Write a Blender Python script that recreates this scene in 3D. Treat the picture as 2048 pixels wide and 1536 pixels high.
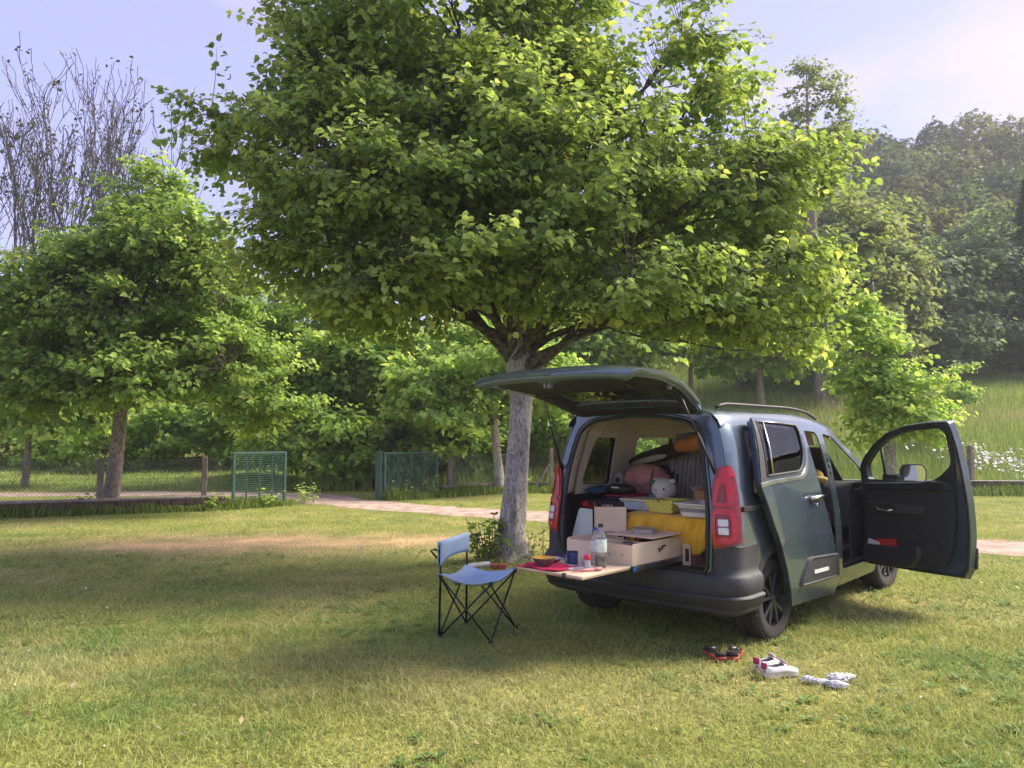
import bpy, bmesh, math, random
import numpy as np
from mathutils import Vector, Matrix, geometry as mgeo
R = math.radians
for o in list(bpy.data.objects): bpy.data.objects.remove(o)
SC = bpy.context.scene
COL = SC.collection

# ------------------------------------------------------------------ camera
cam = bpy.data.cameras.new('camera'); camo = bpy.data.objects.new('camera', cam); COL.objects.link(camo)
cam.sensor_width = 36; cam.lens = 36*1500/2048
camo.location = (0, 0, 1.6); camo.rotation_euler = (R(90+4.1), 0, 0)
cam.clip_start = .05; cam.clip_end = 2000
SC.camera = camo
SC.render.resolution_x, SC.render.resolution_y = 1024, 768
SC.render.engine = 'CYCLES'
SC.cycles.use_denoising = True
SC.cycles.max_bounces = 8; SC.cycles.diffuse_bounces = 3; SC.cycles.glossy_bounces = 3
SC.cycles.transmission_bounces = 6; SC.cycles.transparent_max_bounces = 8; SC.cycles.volume_bounces = 1
SC.cycles.caustics_reflective = False; SC.cycles.caustics_refractive = False

# ------------------------------------------------------------------ sky and sun
SUN_AZ, SUN_EL = 75, 42          # clockwise from +Y (the view direction), above the horizon
wd = bpy.data.worlds.new('World'); SC.world = wd; wd.use_nodes = True
nt = wd.node_tree; nt.nodes.clear()
def wn(t, **k):
    n = nt.nodes.new(t)
    for a, b in k.items(): setattr(n, a, b)
    return n
sky = wn('ShaderNodeTexSky', sky_type='NISHITA', sun_disc=False)
sky.sun_elevation = R(SUN_EL); sky.sun_rotation = R(SUN_AZ)
sky.altitude = 300; sky.air_density = 1.0; sky.dust_density = 1.0; sky.ozone_density = 2.0
hs = wn('ShaderNodeMix', data_type='RGBA', blend_type='MULTIPLY'); hs.inputs[0].default_value = 1
hs.inputs['B'].default_value = (1.12, .93, 1.0, 1)
nt.links.new(sky.outputs[0], hs.inputs['A'])
# thin, wind-drawn cloud over the whole sky
tc = wn('ShaderNodeTexCoord'); mp = wn('ShaderNodeMapping')
mp.inputs['Scale'].default_value = (1.0, 1.0, 3.4); mp.inputs['Rotation'].default_value = (R(8), R(-18), R(20)); mp.inputs['Location'].default_value = (4.896, 3.17, -1.86)
nt.links.new(tc.outputs['Generated'], mp.inputs[0])
ns = wn('ShaderNodeTexNoise'); ns.inputs['Scale'].default_value = 1.6; ns.inputs['Detail'].default_value = 7; ns.inputs['Roughness'].default_value = .52; ns.inputs['Distortion'].default_value = .5
nt.links.new(mp.outputs[0], ns.inputs['Vector'])
cr = wn('ShaderNodeValToRGB'); cr.color_ramp.elements[0].position = .54; cr.color_ramp.elements[1].position = .78
cr.color_ramp.elements[1].color = (.85, .85, .85, 1)
nt.links.new(ns.outputs['Fac'], cr.inputs[0])
vl = wn('ShaderNodeMix', data_type='RGBA'); vl.inputs[0].default_value = .88      # even veil of high haze
vl.inputs['B'].default_value = (.70, .71, 1.34, 1); nt.links.new(hs.outputs['Result'], vl.inputs['A'])
cm = wn('ShaderNodeMix', data_type='RGBA')
cm.inputs['B'].default_value = (1.75, 1.36, 1.5, 1)
nt.links.new(cr.outputs[0], cm.inputs[0]); nt.links.new(vl.outputs['Result'], cm.inputs['A'])
bg = wn('ShaderNodeBackground'); bg.inputs[1].default_value = .110
out = wn('ShaderNodeOutputWorld')
nt.links.new(cm.outputs['Result'], bg.inputs[0]); nt.links.new(bg.outputs[0], out.inputs[0])

sl = bpy.data.lights.new('sun', 'SUN'); sl.energy = 1.7; sl.angle = R(26); sl.color = (1, .90, .74)
so = bpy.data.objects.new('sun', sl); COL.objects.link(so)
sd = Vector((math.sin(R(SUN_AZ))*math.cos(R(SUN_EL)), math.cos(R(SUN_AZ))*math.cos(R(SUN_EL)), math.sin(R(SUN_EL))))
so.rotation_euler = sd.to_track_quat('Z', 'Y').to_euler(); so.location = (20, 10, 30)
SC.view_settings.view_transform = 'Standard'; SC.view_settings.look = 'None'
SC.view_settings.exposure = 2.6; SC.view_settings.gamma = 1; SC.view_settings.use_curve_mapping = False

# ------------------------------------------------------------------ helpers: materials
MATS = {}
def pm(name, rgb, rough=.55, metal=0., var=.12, scale=9., bump=0., bscale=80., coat=0., spec=.5, rgb2=None, detail=4, trans=0., alpha=1., lo=.35, hi=.68, sheen=0.):
    """principled material whose colour, gloss and relief vary with noise"""
    if name in MATS: return MATS[name]
    m = bpy.data.materials.new(name); m.use_nodes = True
    t = m.node_tree; b = t.nodes['Principled BSDF']
    co = t.nodes.new('ShaderNodeTexCoord')
    n = t.nodes.new('ShaderNodeTexNoise'); n.inputs['Scale'].default_value = scale; n.inputs['Detail'].default_value = detail
    t.links.new(co.outputs['Object'], n.inputs['Vector'])
    rp = t.nodes.new('ShaderNodeValToRGB'); rp.color_ramp.elements[0].position = lo; rp.color_ramp.elements[1].position = hi
    c2 = rgb2 or tuple(min(1, c*(1+var)) for c in rgb); c1 = rgb if rgb2 else tuple(c*(1-var) for c in rgb)
    rp.color_ramp.elements[0].color = (*c1, 1); rp.color_ramp.elements[1].color = (*c2, 1)
    t.links.new(n.outputs['Fac'], rp.inputs[0]); t.links.new(rp.outputs[0], b.inputs['Base Color'])
    b.inputs['Metallic'].default_value = metal; b.inputs['Specular IOR Level'].default_value = spec
    mr = t.nodes.new('ShaderNodeMapRange'); mr.inputs['To Min'].default_value = max(.02, rough-.08); mr.inputs['To Max'].default_value = min(1, rough+.08)
    t.links.new(n.outputs['Fac'], mr.inputs[0]); t.links.new(mr.outputs[0], b.inputs['Roughness'])
    b.inputs['Coat Weight'].default_value = coat; b.inputs['Coat Roughness'].default_value = .05
    b.inputs['Transmission Weight'].default_value = trans; b.inputs['Alpha'].default_value = alpha
    if sheen: b.inputs['Sheen Weight'].default_value = sheen
    if bump:
        n2 = t.nodes.new('ShaderNodeTexNoise'); n2.inputs['Scale'].default_value = bscale; n2.inputs['Detail'].default_value = 5
        t.links.new(co.outputs['Object'], n2.inputs['Vector'])
        bp = t.nodes.new('ShaderNodeBump'); bp.inputs['Strength'].default_value = bump; bp.inputs['Distance'].default_value = .02
        t.links.new(n2.outputs['Fac'], bp.inputs['Height']); t.links.new(bp.outputs[0], b.inputs['Normal'])
    MATS[name] = m
    return m
def glass(name, tint, rough=.02, alpha=.35):
    """thin pane: tinted see-through with a mirror coat"""
    if name in MATS: return MATS[name]
    m = bpy.data.materials.new(name); m.use_nodes = True; t = m.node_tree
    for n in list(t.nodes):
        if n.type != 'OUTPUT_MATERIAL': t.nodes.remove(n)
    o = t.nodes['Material Output']
    tr = t.nodes.new('ShaderNodeBsdfTransparent'); gl = t.nodes.new('ShaderNodeBsdfGlossy'); mx = t.nodes.new('ShaderNodeMixShader'); fr = t.nodes.new('ShaderNodeLayerWeight')
    nn = t.nodes.new('ShaderNodeTexNoise'); nn.inputs['Scale'].default_value = 3
    rp = t.nodes.new('ShaderNodeValToRGB'); rp.color_ramp.elements[0].color = (*[c*.93 for c in tint], 1); rp.color_ramp.elements[1].color = (*tint, 1)
    t.links.new(nn.outputs['Fac'], rp.inputs[0]); t.links.new(rp.outputs[0], tr.inputs[0])
    gl.inputs['Roughness'].default_value = rough; fr.inputs['Blend'].default_value = .08
    mr = t.nodes.new('ShaderNodeMapRange'); mr.inputs['To Min'].default_value = .04; mr.inputs['To Max'].default_value = .5; t.links.new(fr.outputs['Facing'], mr.inputs[0]); t.links.new(mr.outputs[0], mx.inputs[0]); t.links.new(tr.outputs[0], mx.inputs[1]); t.links.new(gl.outputs[0], mx.inputs[2]); t.links.new(mx.outputs[0], o.inputs[0])
    MATS[name] = m
    return m

# ------------------------------------------------------------------ helpers: objects
def link(name, me, m=None, parent=None, loc=None, rot=None):
    o = bpy.data.objects.new(name, me); COL.objects.link(o)
    if m is not None and me is not None and not me.materials: me.materials.append(m)
    if parent is not None: o.parent = parent
    if loc is not None: o.location = loc
    if rot is not None: o.rotation_euler = rot
    return o
def tag(o, label=None, cat=None, group=None, kind=None):
    if label: o['label'] = label
    if cat: o['category'] = cat
    if group: o['group'] = group
    if kind: o['kind'] = kind
    return o
def thing(name, label, cat, loc=(0,0,0), rotz=0, group=None):
    o = link(name, None, loc=loc, rot=(0,0,rotz)); o.empty_display_size = .1
    return tag(o, label, cat, group)
def mesh_np(name, v, f, smooth=False):
    """v (n,3); f (m,k) all the same k"""
    v = np.asarray(v, np.float32); f = np.asarray(f, np.int32)
    me = bpy.data.meshes.new(name)
    me.vertices.add(len(v)); me.vertices.foreach_set('co', v.ravel())
    k = f.shape[1]; me.loops.add(f.size); me.loops.foreach_set('vertex_index', f.ravel())
    me.polygons.add(len(f)); me.polygons.foreach_set('loop_start', np.arange(0, f.size, k, dtype=np.int32))
    me.polygons.foreach_set('loop_total', np.full(len(f), k, np.int32))
    if smooth: me.polygons.foreach_set('use_smooth', np.ones(len(f), bool))
    me.update(); me.validate()
    return me
class MB:
    """collects shapes into one mesh"""
    def __init__(s): s.v = []; s.f = []
    def add(s, v, f):
        n = len(s.v); s.v += [tuple(p) for p in v]; s.f += [tuple(i+n for i in q) for q in f]; return s
    def box(s, lo, hi, M=None):
        x0,y0,z0 = lo; x1,y1,z1 = hi
        v = [Vector(p) for p in ((x0,y0,z0),(x1,y0,z0),(x1,y1,z0),(x0,y1,z0),(x0,y0,z1),(x1,y0,z1),(x1,y1,z1),(x0,y1,z1))]
        if M is not None: v = [M@p for p in v]
        return s.add(v, [(3,2,1,0),(4,5,6,7),(0,1,5,4),(1,2,6,5),(2,3,7,6),(3,0,4,7)])
    def tube(s, pts, r, n=8, cap=True):
        pts = [Vector(p) for p in pts]; rs = r if isinstance(r, (list, tuple)) else [r]*len(pts)
        up = None; rings = []
        for i, p in enumerate(pts):
            d = (pts[min(i+1, len(pts)-1)]-pts[max(i-1, 0)]).normalized()
            if up is None: up = d.orthogonal().normalized()
            else: up = (up-d*up.dot(d)); up = up.normalized() if up.length > 1e-6 else d.orthogonal().normalized()
            w = d.cross(up)
            rings.append([p+(up*math.cos(2*math.pi*k/n)+w*math.sin(2*math.pi*k/n))*rs[i] for k in range(n)])
        v = [q for rg in rings for q in rg]; f = []
        for i in range(len(pts)-1):
            for k in range(n): f.append((i*n+k, i*n+(k+1)%n, (i+1)*n+(k+1)%n, (i+1)*n+k))
        if cap: f.append(tuple(range(n-1,-1,-1))); f.append(tuple((len(pts)-1)*n+k for k in range(n)))
        return s.add(v, f)
    def lathe(s, prof, n=24, M=None, sx=1, sy=1, cap=True):
        v = []; f = []
        for (r, z) in prof:
            for k in range(n):
                a = 2*math.pi*k/n; p = Vector((r*sx*math.cos(a), r*sy*math.sin(a), z)); v.append(M@p if M is not None else p)
        for i in range(len(prof)-1):
            for k in range(n): f.append((i*n+k, i*n+(k+1)%n, (i+1)*n+(k+1)%n, (i+1)*n+k))
        if cap: f.append(tuple(range(n-1,-1,-1))); f.append(tuple((len(prof)-1)*n+k for k in range(n)))
        return s.add(v, f)
    def loft(s, rings, closed=True, cap=False):
        n = len(rings[0]); v = [p for rg in rings for p in rg]; f = []
        for i in range(len(rings)-1):
            for k in range(n if closed else n-1): f.append((i*n+k, i*n+(k+1)%n, (i+1)*n+(k+1)%n, (i+1)*n+k))
        if cap: f.append(tuple(range(n-1,-1,-1))); f.append(tuple((len(rings)-1)*n+k for k in range(n)))
        return s.add(v, f)
    def prism(s, poly, z0, z1, M=None):
        n = len(poly); v = [Vector((x,y,z0)) for x,y in poly]+[Vector((x,y,z1)) for x,y in poly]
        if M is not None: v = [M@p for p in v]
        return s.add(v, [tuple(range(n-1,-1,-1)), tuple(range(n,2*n))]+[(k,(k+1)%n,n+(k+1)%n,n+k) for k in range(n)])
    def build(s, name, m, parent=None, smooth=False, bevel=0, seg=2, solid=0, sub=0, split=None, loc=None, rot=None):
        me = bpy.data.meshes.new(name); me.from_pydata([tuple(p) for p in s.v], [], s.f); me.update()
        bm = bmesh.new(); bm.from_mesh(me); bmesh.ops.recalc_face_normals(bm, faces=bm.faces); bm.to_mesh(me); bm.free()
        if smooth:
            for p in me.polygons: p.use_smooth = True
        o = link(name, me, m, parent, loc, rot)
        if solid: md = o.modifiers.new('t', 'SOLIDIFY'); md.thickness = solid; md.offset = 0
        if sub: md = o.modifiers.new('s', 'SUBSURF'); md.levels = md.render_levels = sub
        if bevel: md = o.modifiers.new('b', 'BEVEL'); md.width = bevel; md.segments = seg; md.limit_method = 'ANGLE'; md.angle_limit = R(35)
        if split: md = o.modifiers.new('e', 'EDGE_SPLIT'); md.split_angle = R(split)
        return o
def fillet(pts, r, n=5):
    """round the corners of a polygon; r a number or one per corner"""
    out = []; N = len(pts)
    for i in range(N):
        a, p, b = Vector(pts[i-1]), Vector(pts[i]), Vector(pts[(i+1) % N]); rr = r[i] if isinstance(r, (list, tuple)) else r
        da, db = a-p, b-p; t = min(rr, da.length*.45, db.length*.45)
        if t < 1e-4: out.append(tuple(p)); continue
        q0, q1 = p+da.normalized()*t, p+db.normalized()*t
        for k in range(n+1):
            u = k/n; out.append(tuple(q0*(1-u)**2+p*2*u*(1-u)+q1*u*u))
    return out
def pip(px, py, poly):
    poly = np.asarray(poly); x, y = poly[:,0], poly[:,1]; x2, y2 = np.roll(x,-1), np.roll(y,-1)
    c = np.zeros(len(px), bool)
    for i in range(len(poly)):
        if y[i] == y2[i]: continue
        c ^= ((y[i] > py) != (y2[i] > py)) & (px < (x2[i]-x[i])*(py-y[i])/(y2[i]-y[i])+x[i])
    return c
def densify(poly, d):
    out = []
    for i in range(len(poly)):
        a, b = Vector(poly[i]), Vector(poly[(i+1) % len(poly)]); k = max(1, int((b-a).length/d))
        out += [tuple(a.lerp(b, j/k)) for j in range(k)]
    return out
def panel(name, outline, holes, fn, m, parent=None, th=.01, res=.06, split=35, bevel=0, smooth=True):
    """sheet cut to an outline with holes in 2-D and laid on the surface fn(u, v)"""
    vs = []; es = []
    loops = [densify(outline, res)]+[densify(h, res) for h in holes]
    for lp in loops:
        n = len(vs); vs += lp; es += [(n+k, n+(k+1) % len(lp)) for k in range(len(lp))]
    a = np.array(loops[0]); lo, hi = a.min(0), a.max(0)
    gx, gy = np.meshgrid(np.arange(lo[0]+res/2, hi[0], res), np.arange(lo[1]+res/2, hi[1], res)); gx, gy = gx.ravel(), gy.ravel()
    ok = pip(gx, gy, loops[0])
    for h in loops[1:]: ok &= ~pip(gx, gy, h)
    b = np.array(vs)
    for x, y in zip(gx[ok], gy[ok]):
        if np.min((b[:,0]-x)**2+(b[:,1]-y)**2) > (res*.45)**2: vs.append((x, y))
    V, E, F = mgeo.delaunay_2d_cdt([Vector(p[:2]) for p in vs], es, [], 0, 1e-5)[:3]
    P = np.array([tuple(v) for v in V]); T = np.array([tuple(f) for f in F]); c = P[T].mean(1)
    ok = pip(c[:,0], c[:,1], loops[0])
    for h in loops[1:]: ok &= ~pip(c[:,0], c[:,1], h)
    mb = MB(); mb.add([fn(x, y) for x, y in P], [tuple(t) for t in T[ok]])
    return mb.build(name, m, parent, smooth=smooth, solid=th, split=split, bevel=bevel)
def blob(center, rad, seed=0, amp=.12, freq=2.5, sub=3, flat=None, M=None, squash=None):
    """lumpy soft body; returns verts, faces"""
    bm = bmesh.new(); bmesh.ops.create_icosphere(bm, subdivisions=sub, radius=1)
    from mathutils import noise
    vs = []
    for v in bm.verts:
        p = v.co.copy(); k = 1+amp*noise.noise(p*freq+Vector((seed*7.1, seed*3.3, seed)))+amp*.4*noise.noise(p*freq*2.7+Vector((seed, 0, 5)))
        q = Vector((p.x*rad[0], p.y*rad[1], p.z*rad[2]))*k
        if flat is not None and q.z < flat: q.z = flat
        if M is not None: q = M@q
        vs.append(tuple(q+Vector(center)))
    fs = [tuple(v.index for v in f.verts) for f in bm.faces]; bm.free()
    return vs, fs
def copy_tree(o, parent=None):
    c = o.copy(); COL.objects.link(c); c.parent = parent
    for ch in list(o.children): copy_tree(ch, c)
    return c
def sstep(a, b, x):
    t = np.clip((np.asarray(x, float)-a)/(b-a), 0, 1); return t*t*(3-2*t)
# smooth value noise for laying things out
_rn = np.random.default_rng(5); _T = _rn.random((64, 64))
def vnoise(x, y):
    x = np.asarray(x, float); y = np.asarray(y, float)
    xi = np.floor(x).astype(int); yi = np.floor(y).astype(int); fx = x-xi; fy = y-yi; fx = fx*fx*(3-2*fx); fy = fy*fy*(3-2*fy)
    g = lambda a, b: _T[a % 64, b % 64]
    return (g(xi,yi)*(1-fx)+g(xi+1,yi)*fx)*(1-fy)+(g(xi,yi+1)*(1-fx)+g(xi+1,yi+1)*fx)*fy
def fnoise(x, y): return .55*vnoise(x, y)+.28*vnoise(x*2.1+7, y*2.1+3)+.17*vnoise(x*4.3+1, y*4.3+9)

# ------------------------------------------------------------------ the ground
def TZ(x, y):
    """height of the land: level lawn, meadow rising behind the fence, wooded hill beyond"""
    x = np.asarray(x, float); y = np.asarray(y, float)
    k = .06+.20*sstep(-7, 7, x)
    start = 23.5-1.0*sstep(2, 14, x)
    yc = np.minimum(y, 52)
    m = k*np.where(y > start, np.sqrt((yc-start)**2+4)-2, 0)
    far = np.clip(y-50, 0, None)
    hk = .10+.50*sstep(-50, 70, x)
    h = hk*(np.sqrt(far**2+64)-8)
    h = h-1.7*hk*np.clip(y-112, 0, None)
    bump = (fnoise(x*.05+3, y*.05+8)-.5)*6*sstep(50, 90, y)+(fnoise(x*.3, y*.3)-.5)*.7*sstep(23, 30, y)
    return m+h+bump
def axis(lo, hi, dense_lo, dense_hi, d, grow=1.12):
    a = list(np.arange(dense_lo, dense_hi+d/2, d)); s = d; q = dense_hi
    while q < hi: s *= grow; q += s; a.append(q)
    s = d; q = dense_lo
    while q > lo: s *= grow; q -= s; a.insert(0, q)
    return np.array(a)
ax = axis(-400, 400, -16, 22, .6); ay = axis(-60, 420, 0, 52, .6)
GX, GY = np.meshgrid(ax, ay); GZ = TZ(GX, GY)
nx, ny = len(ax), len(ay)
idx = np.arange(nx*ny).reshape(ny, nx)
gf = np.stack([idx[:-1,:-1], idx[:-1,1:], idx[1:,1:], idx[1:,:-1]], -1).reshape(-1, 4)
def dry(x, y):
    """how bare and dry the lawn is (0..1): the worn patch in front of the wall and scattered straw"""
    u = (x+3.6)+.25*(y-11.6); v = (y-11.5)-.10*(x+3.6)
    e = np.sqrt((u/4.6)**2+(v/1.15)**2)+(fnoise(x*1.1+4, y*1.6)-.5)*.9+(fnoise(x*5+8, y*6)-.5)*.9
    return np.clip(1.25-e, 0, 1)
gm = bpy.data.materials.new('lawn_soil'); gm.use_nodes = True; t = gm.node_tree; pb = t.nodes['Principled BSDF']; pb.inputs['Roughness'].default_value = .95; pb.inputs['Specular IOR Level'].default_value = .1
va = t.nodes.new('ShaderNodeVertexColor'); va.layer_name = 'Col'
co = t.nodes.new('ShaderNodeTexCoord')
n1 = t.nodes.new('ShaderNodeTexNoise'); n1.inputs['Scale'].default_value = 1.3; n1.inputs['Detail'].default_value = 8; n1.inputs['Roughness'].default_value = .65
n2 = t.nodes.new('ShaderNodeTexNoise'); n2.inputs['Scale'].default_value = 26; n2.inputs['Detail'].default_value = 6
for n in (n1, n2): t.links.new(co.outputs['Object'], n.inputs['Vector'])
def mixrgb(tree, blend, fac=1.):
    n = tree.nodes.new('ShaderNodeMix'); n.data_type = 'RGBA'; n.blend_type = blend; n.inputs[0].default_value = fac; return n
r1 = t.nodes.new('ShaderNodeValToRGB'); r1.color_ramp.elements[0].color = (.62,.72,.6,1); r1.color_ramp.elements[1].color = (1.35,1.2,1.1,1); r1.color_ramp.elements[0].position = .35; r1.color_ramp.elements[1].position = .68
r2 = t.nodes.new('ShaderNodeValToRGB'); r2.color_ramp.elements[0].color = (.55,.55,.5,1); r2.color_ramp.elements[1].color = (1.3,1.3,1.2,1); r2.color_ramp.elements[0].position = .3; r2.color_ramp.elements[1].position = .7
t.links.new(n1.outputs['Fac'], r1.inputs[0]); t.links.new(n2.outputs['Fac'], r2.inputs[0])
m1 = mixrgb(t, 'MULTIPLY'); m2 = mixrgb(t, 'MULTIPLY')
t.links.new(va.outputs['Color'], m1.inputs['A']); t.links.new(r1.outputs[0], m1.inputs['B']); t.links.new(m1.outputs['Result'], m2.inputs['A']); t.links.new(r2.outputs[0], m2.inputs['B'])
t.links.new(m2.outputs['Result'], pb.inputs['Base Color'])
bp = t.nodes.new('ShaderNodeBump'); bp.inputs['Strength'].default_value = .8; bp.inputs['Distance'].default_value = .05; t.links.new(n2.outputs['Fac'], bp.inputs['Height']); t.links.new(bp.outputs[0], pb.inputs['Normal'])
def ground_rgb(x, y):
    d = dry(x, y)[..., None]; s = sstep(.45, .75, fnoise(x*.55+2, y*.8+5))[..., None]*.55
    g = np.array([.25, .27, .085])*(1-s)+np.array([.36, .32, .15])*s
    c = g*(1-d)+np.array([.52, .36, .24])*d
    mead = sstep(22, 25, y)[..., None]; mc = np.array([.19, .25, .07])
    pinkish = (sstep(30, 36, y)*sstep(46, 40, y)*sstep(.45, .65, fnoise(x*.25, y*.3)))[..., None]
    mc = mc*(1-.6*pinkish)+np.array([.22, .15, .10])*.6*pinkish
    c = c*(1-mead)+mc*mead
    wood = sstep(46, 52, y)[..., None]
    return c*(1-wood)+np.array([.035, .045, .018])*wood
gme = mesh_np('ground', np.stack([GX.ravel(), GY.ravel(), GZ.ravel()], 1), gf, True)
ca = gme.color_attributes.new('Col', 'FLOAT_COLOR', 'POINT')
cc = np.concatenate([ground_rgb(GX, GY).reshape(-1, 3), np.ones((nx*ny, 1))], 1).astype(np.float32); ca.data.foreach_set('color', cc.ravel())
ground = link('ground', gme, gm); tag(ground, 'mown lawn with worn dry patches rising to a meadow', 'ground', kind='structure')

# the pinkish earth track
PC = np.array([(19,3.6),(16,5.6),(11,8.7),(7.4,10.95),(4,13.1),(.7,15.35),(-2.2,17.1),(-4.3,18.9),(-5.6,20.6),(-8.5,21.6),(-14,21.2),(-24,19),(-40,14)])
def spline(P, per=10):
    P = np.asarray(P, float); Q = np.vstack([2*P[0]-P[1], P, 2*P[-1]-P[-2]]); o = []
    for i in range(1, len(Q)-2):
        for k in range(per):
            u = k/per; a, b, c, d = Q[i-1], Q[i], Q[i+1], Q[i+2]
            o.append(.5*((2*b)+(-a+c)*u+(2*a-5*b+4*c-d)*u*u+(-a+3*b-3*c+d)*u**3))
    return np.array(o+[P[-1]])
PL = spline(PC, 14)
tg = np.gradient(PL, axis=0); tg /= np.linalg.norm(tg, axis=1)[:, None]; nm = np.stack([-tg[:,1], tg[:,0]], 1)
rs = np.linspace(-1, 1, 13); pv = []
wl = .82+.3*(fnoise(np.arange(len(PL))*.35, 1.)-.5)*2; wr = .82+.3*(fnoise(np.arange(len(PL))*.4, 6.)-.5)*2
for q in rs:
    hw = np.where(q > 0, wl, wr)*abs(q)
    p = PL+nm*(np.sign(q)*hw)[:, None]
    pv.append(np.stack([p[:,0], p[:,1], TZ(p[:,0], p[:,1])+.004+.018*(1-q*q)*(fnoise(p[:,0]*2, p[:,1]*2))], 1))
pv = np.array(pv); a = np.arange(pv.shape[0]*pv.shape[1]).reshape(pv.shape[:2])
pf = np.stack([a[:-1,:-1], a[:-1,1:], a[1:,1:], a[1:,:-1]], -1).reshape(-1, 4)
track_m = pm('track_earth', (.31,.22,.175), .95, rgb2=(.54,.41,.34), scale=3.2, detail=9, bump=.6, bscale=30, spec=.1)
path = link('path', mesh_np('path', pv.reshape(-1, 3), pf, True), track_m); tag(path, 'pinkish dirt track crossing behind the tree to the gate', 'path', kind='structure')
def on_path(x, y):
    d = np.full(np.shape(x), 9.)
    for i in range(0, len(PL), 3): d = np.minimum(d, np.hypot(x-PL[i,0], y-PL[i,1]))
    return d

# ------------------------------------------------------------------ grass blades
def blade_mat(name, tr=.4):
    m = bpy.data.materials.new(name); m.use_nodes = True; t = m.node_tree; b = t.nodes['Principled BSDF']; o = t.nodes['Material Output']
    v = t.nodes.new('ShaderNodeVertexColor'); v.layer_name = 'Col'; b.inputs['Roughness'].default_value = .55; b.inputs['Specular IOR Level'].default_value = .25
    n = t.nodes.new('ShaderNodeTexNoise'); n.inputs['Scale'].default_value = 2.; c = t.nodes.new('ShaderNodeTexCoord'); t.links.new(c.outputs['Object'], n.inputs['Vector'])
    rp = t.nodes.new('ShaderNodeValToRGB'); rp.color_ramp.elements[0].color = (.85,.85,.85,1); rp.color_ramp.elements[1].color = (1.15,1.15,1.1,1); t.links.new(n.outputs['Fac'], rp.inputs[0])
    mx = mixrgb(t, 'MULTIPLY'); t.links.new(v.outputs[0], mx.inputs['A']); t.links.new(rp.outputs[0], mx.inputs['B'])
    t.links.new(mx.outputs['Result'], b.inputs['Base Color'])
    tl = t.nodes.new('ShaderNodeBsdfTranslucent'); ms = t.nodes.new('ShaderNodeMixShader'); ms.inputs[0].default_value = tr
    t.links.new(mx.outputs['Result'], tl.inputs[0]); t.links.new(b.outputs[0], ms.inputs[1]); t.links.new(tl.outputs[0], ms.inputs[2]); t.links.new(ms.outputs[0], o.inputs[0])
    return m
GRASS_M = blade_mat('grass_blade')
def blades(x, y, h, w, rgb, rng, lean=.6, name='grass', z=None, three=True):
    n = len(x); z = TZ(x, y) if z is None else z
    a = rng.random(n)*2*np.pi; b = rng.random(n)*2*np.pi; L = lean*(.3+.9*rng.random(n))*h
    wx, wy = np.cos(a)*w/2, np.sin(a)*w/2; lx, ly = np.cos(b)*L, np.sin(b)*L
    P0 = np.stack([x-wx, y-wy, z-.004], 1); P1 = np.stack([x+wx, y+wy, z-.004], 1); TP = np.stack([x+lx, y+ly, z+h], 1)
    if three:
        q = .55; mz = z+h*.66
        M0 = np.stack([x-wx*.8+lx*.33, y-wy*.8+ly*.33, mz], 1); M1 = np.stack([x+wx*.8+lx*.33, y+wy*.8+ly*.33, mz], 1)
        V = np.stack([P0, P1, M0, M1, TP], 1).reshape(-1, 3); i = np.arange(n)[:, None]*5
        F = np.concatenate([i+np.array([0,1,3]), i+np.array([0,3,2]), i+np.array([2,3,4])], 0); k = 5
    else:
        V = np.stack([P0, P1, TP], 1).reshape(-1, 3); F = np.arange(n)[:, None]*3+np.array([0,1,2]); k = 3
    me = mesh_np(name, V, F); ca = me.color_attributes.new('Col', 'FLOAT_COLOR', 'POINT')
    c = np.concatenate([rgb, np.ones((n, 1))], 1); c = np.repeat(c, k, axis=0).astype(np.float32); ca.data.foreach_set('color', c.ravel())
    return me
rng = np.random.default_rng(11)
def lawn(n, d0, d1, h0, h1, w, name, label, three):
    d = np.sqrt(rng.random(n)*(d1**1.2-d0**1.2)+0) if False else (d0**.7+rng.random(n)*(d1**.7-d0**.7))**(1/.7)
    x = (rng.random(n)*2-1)*(.84*d+1.3); y = d
    # clumped growth
    keep = rng.random(n) < .35+.65*sstep(.3, .6, fnoise(x*6, y*6))
    keep &= rng.random(n) > dry(x, y)*.93
    keep &= on_path(x, y) > .62+.5*rng.random(n)
    x, y = x[keep], y[keep]; m = len(x)
    tall = fnoise(x*1.3+9, y*1.3); h = (h0+(h1-h0)*rng.random(m)**1.6)*(.6+.8*tall)
    edge = np.exp(-((np.hypot(x+.03, y-9.98)-.2)/.45)**2); h *= 1+1.8*edge
    s = np.clip(sstep(.45, .78, fnoise(x*.55+2, y*.8+5))*.45+dry(x, y)+.55*(rng.random(m)-.5), 0, 1)[:, None]
    u = rng.random((m, 1)); gr = np.array([.275,.335,.08])*(1-u)+np.array([.46,.49,.15])*u
    dk = sstep(.55, .75, fnoise(x*.9+30, y*1.1+4))[:, None]*.7; gr = gr*(1-dk)+np.array([.19,.33,.08])*dk
    st = np.array([.62,.53,.31])*(.75+.5*rng.random((m, 1)))
    rgb = gr*(1-s*.8)+st*s*.8
    me = blades(x, y, h, w*(.7+.6*rng.random(m)), rgb, rng, 1.6, name, three=three)
    return tag(link(name, me, GRASS_M), label, 'grass', kind='stuff')
lawn(290000, 1.6, 6.4, .020, .060, .0052, 'grass', 'short mown lawn grass near the camera', True)
lawn(360000, 6.2, 22, .022, .06, .011, 'grass', 'lawn grass around the van and back to the fence', False)
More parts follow.
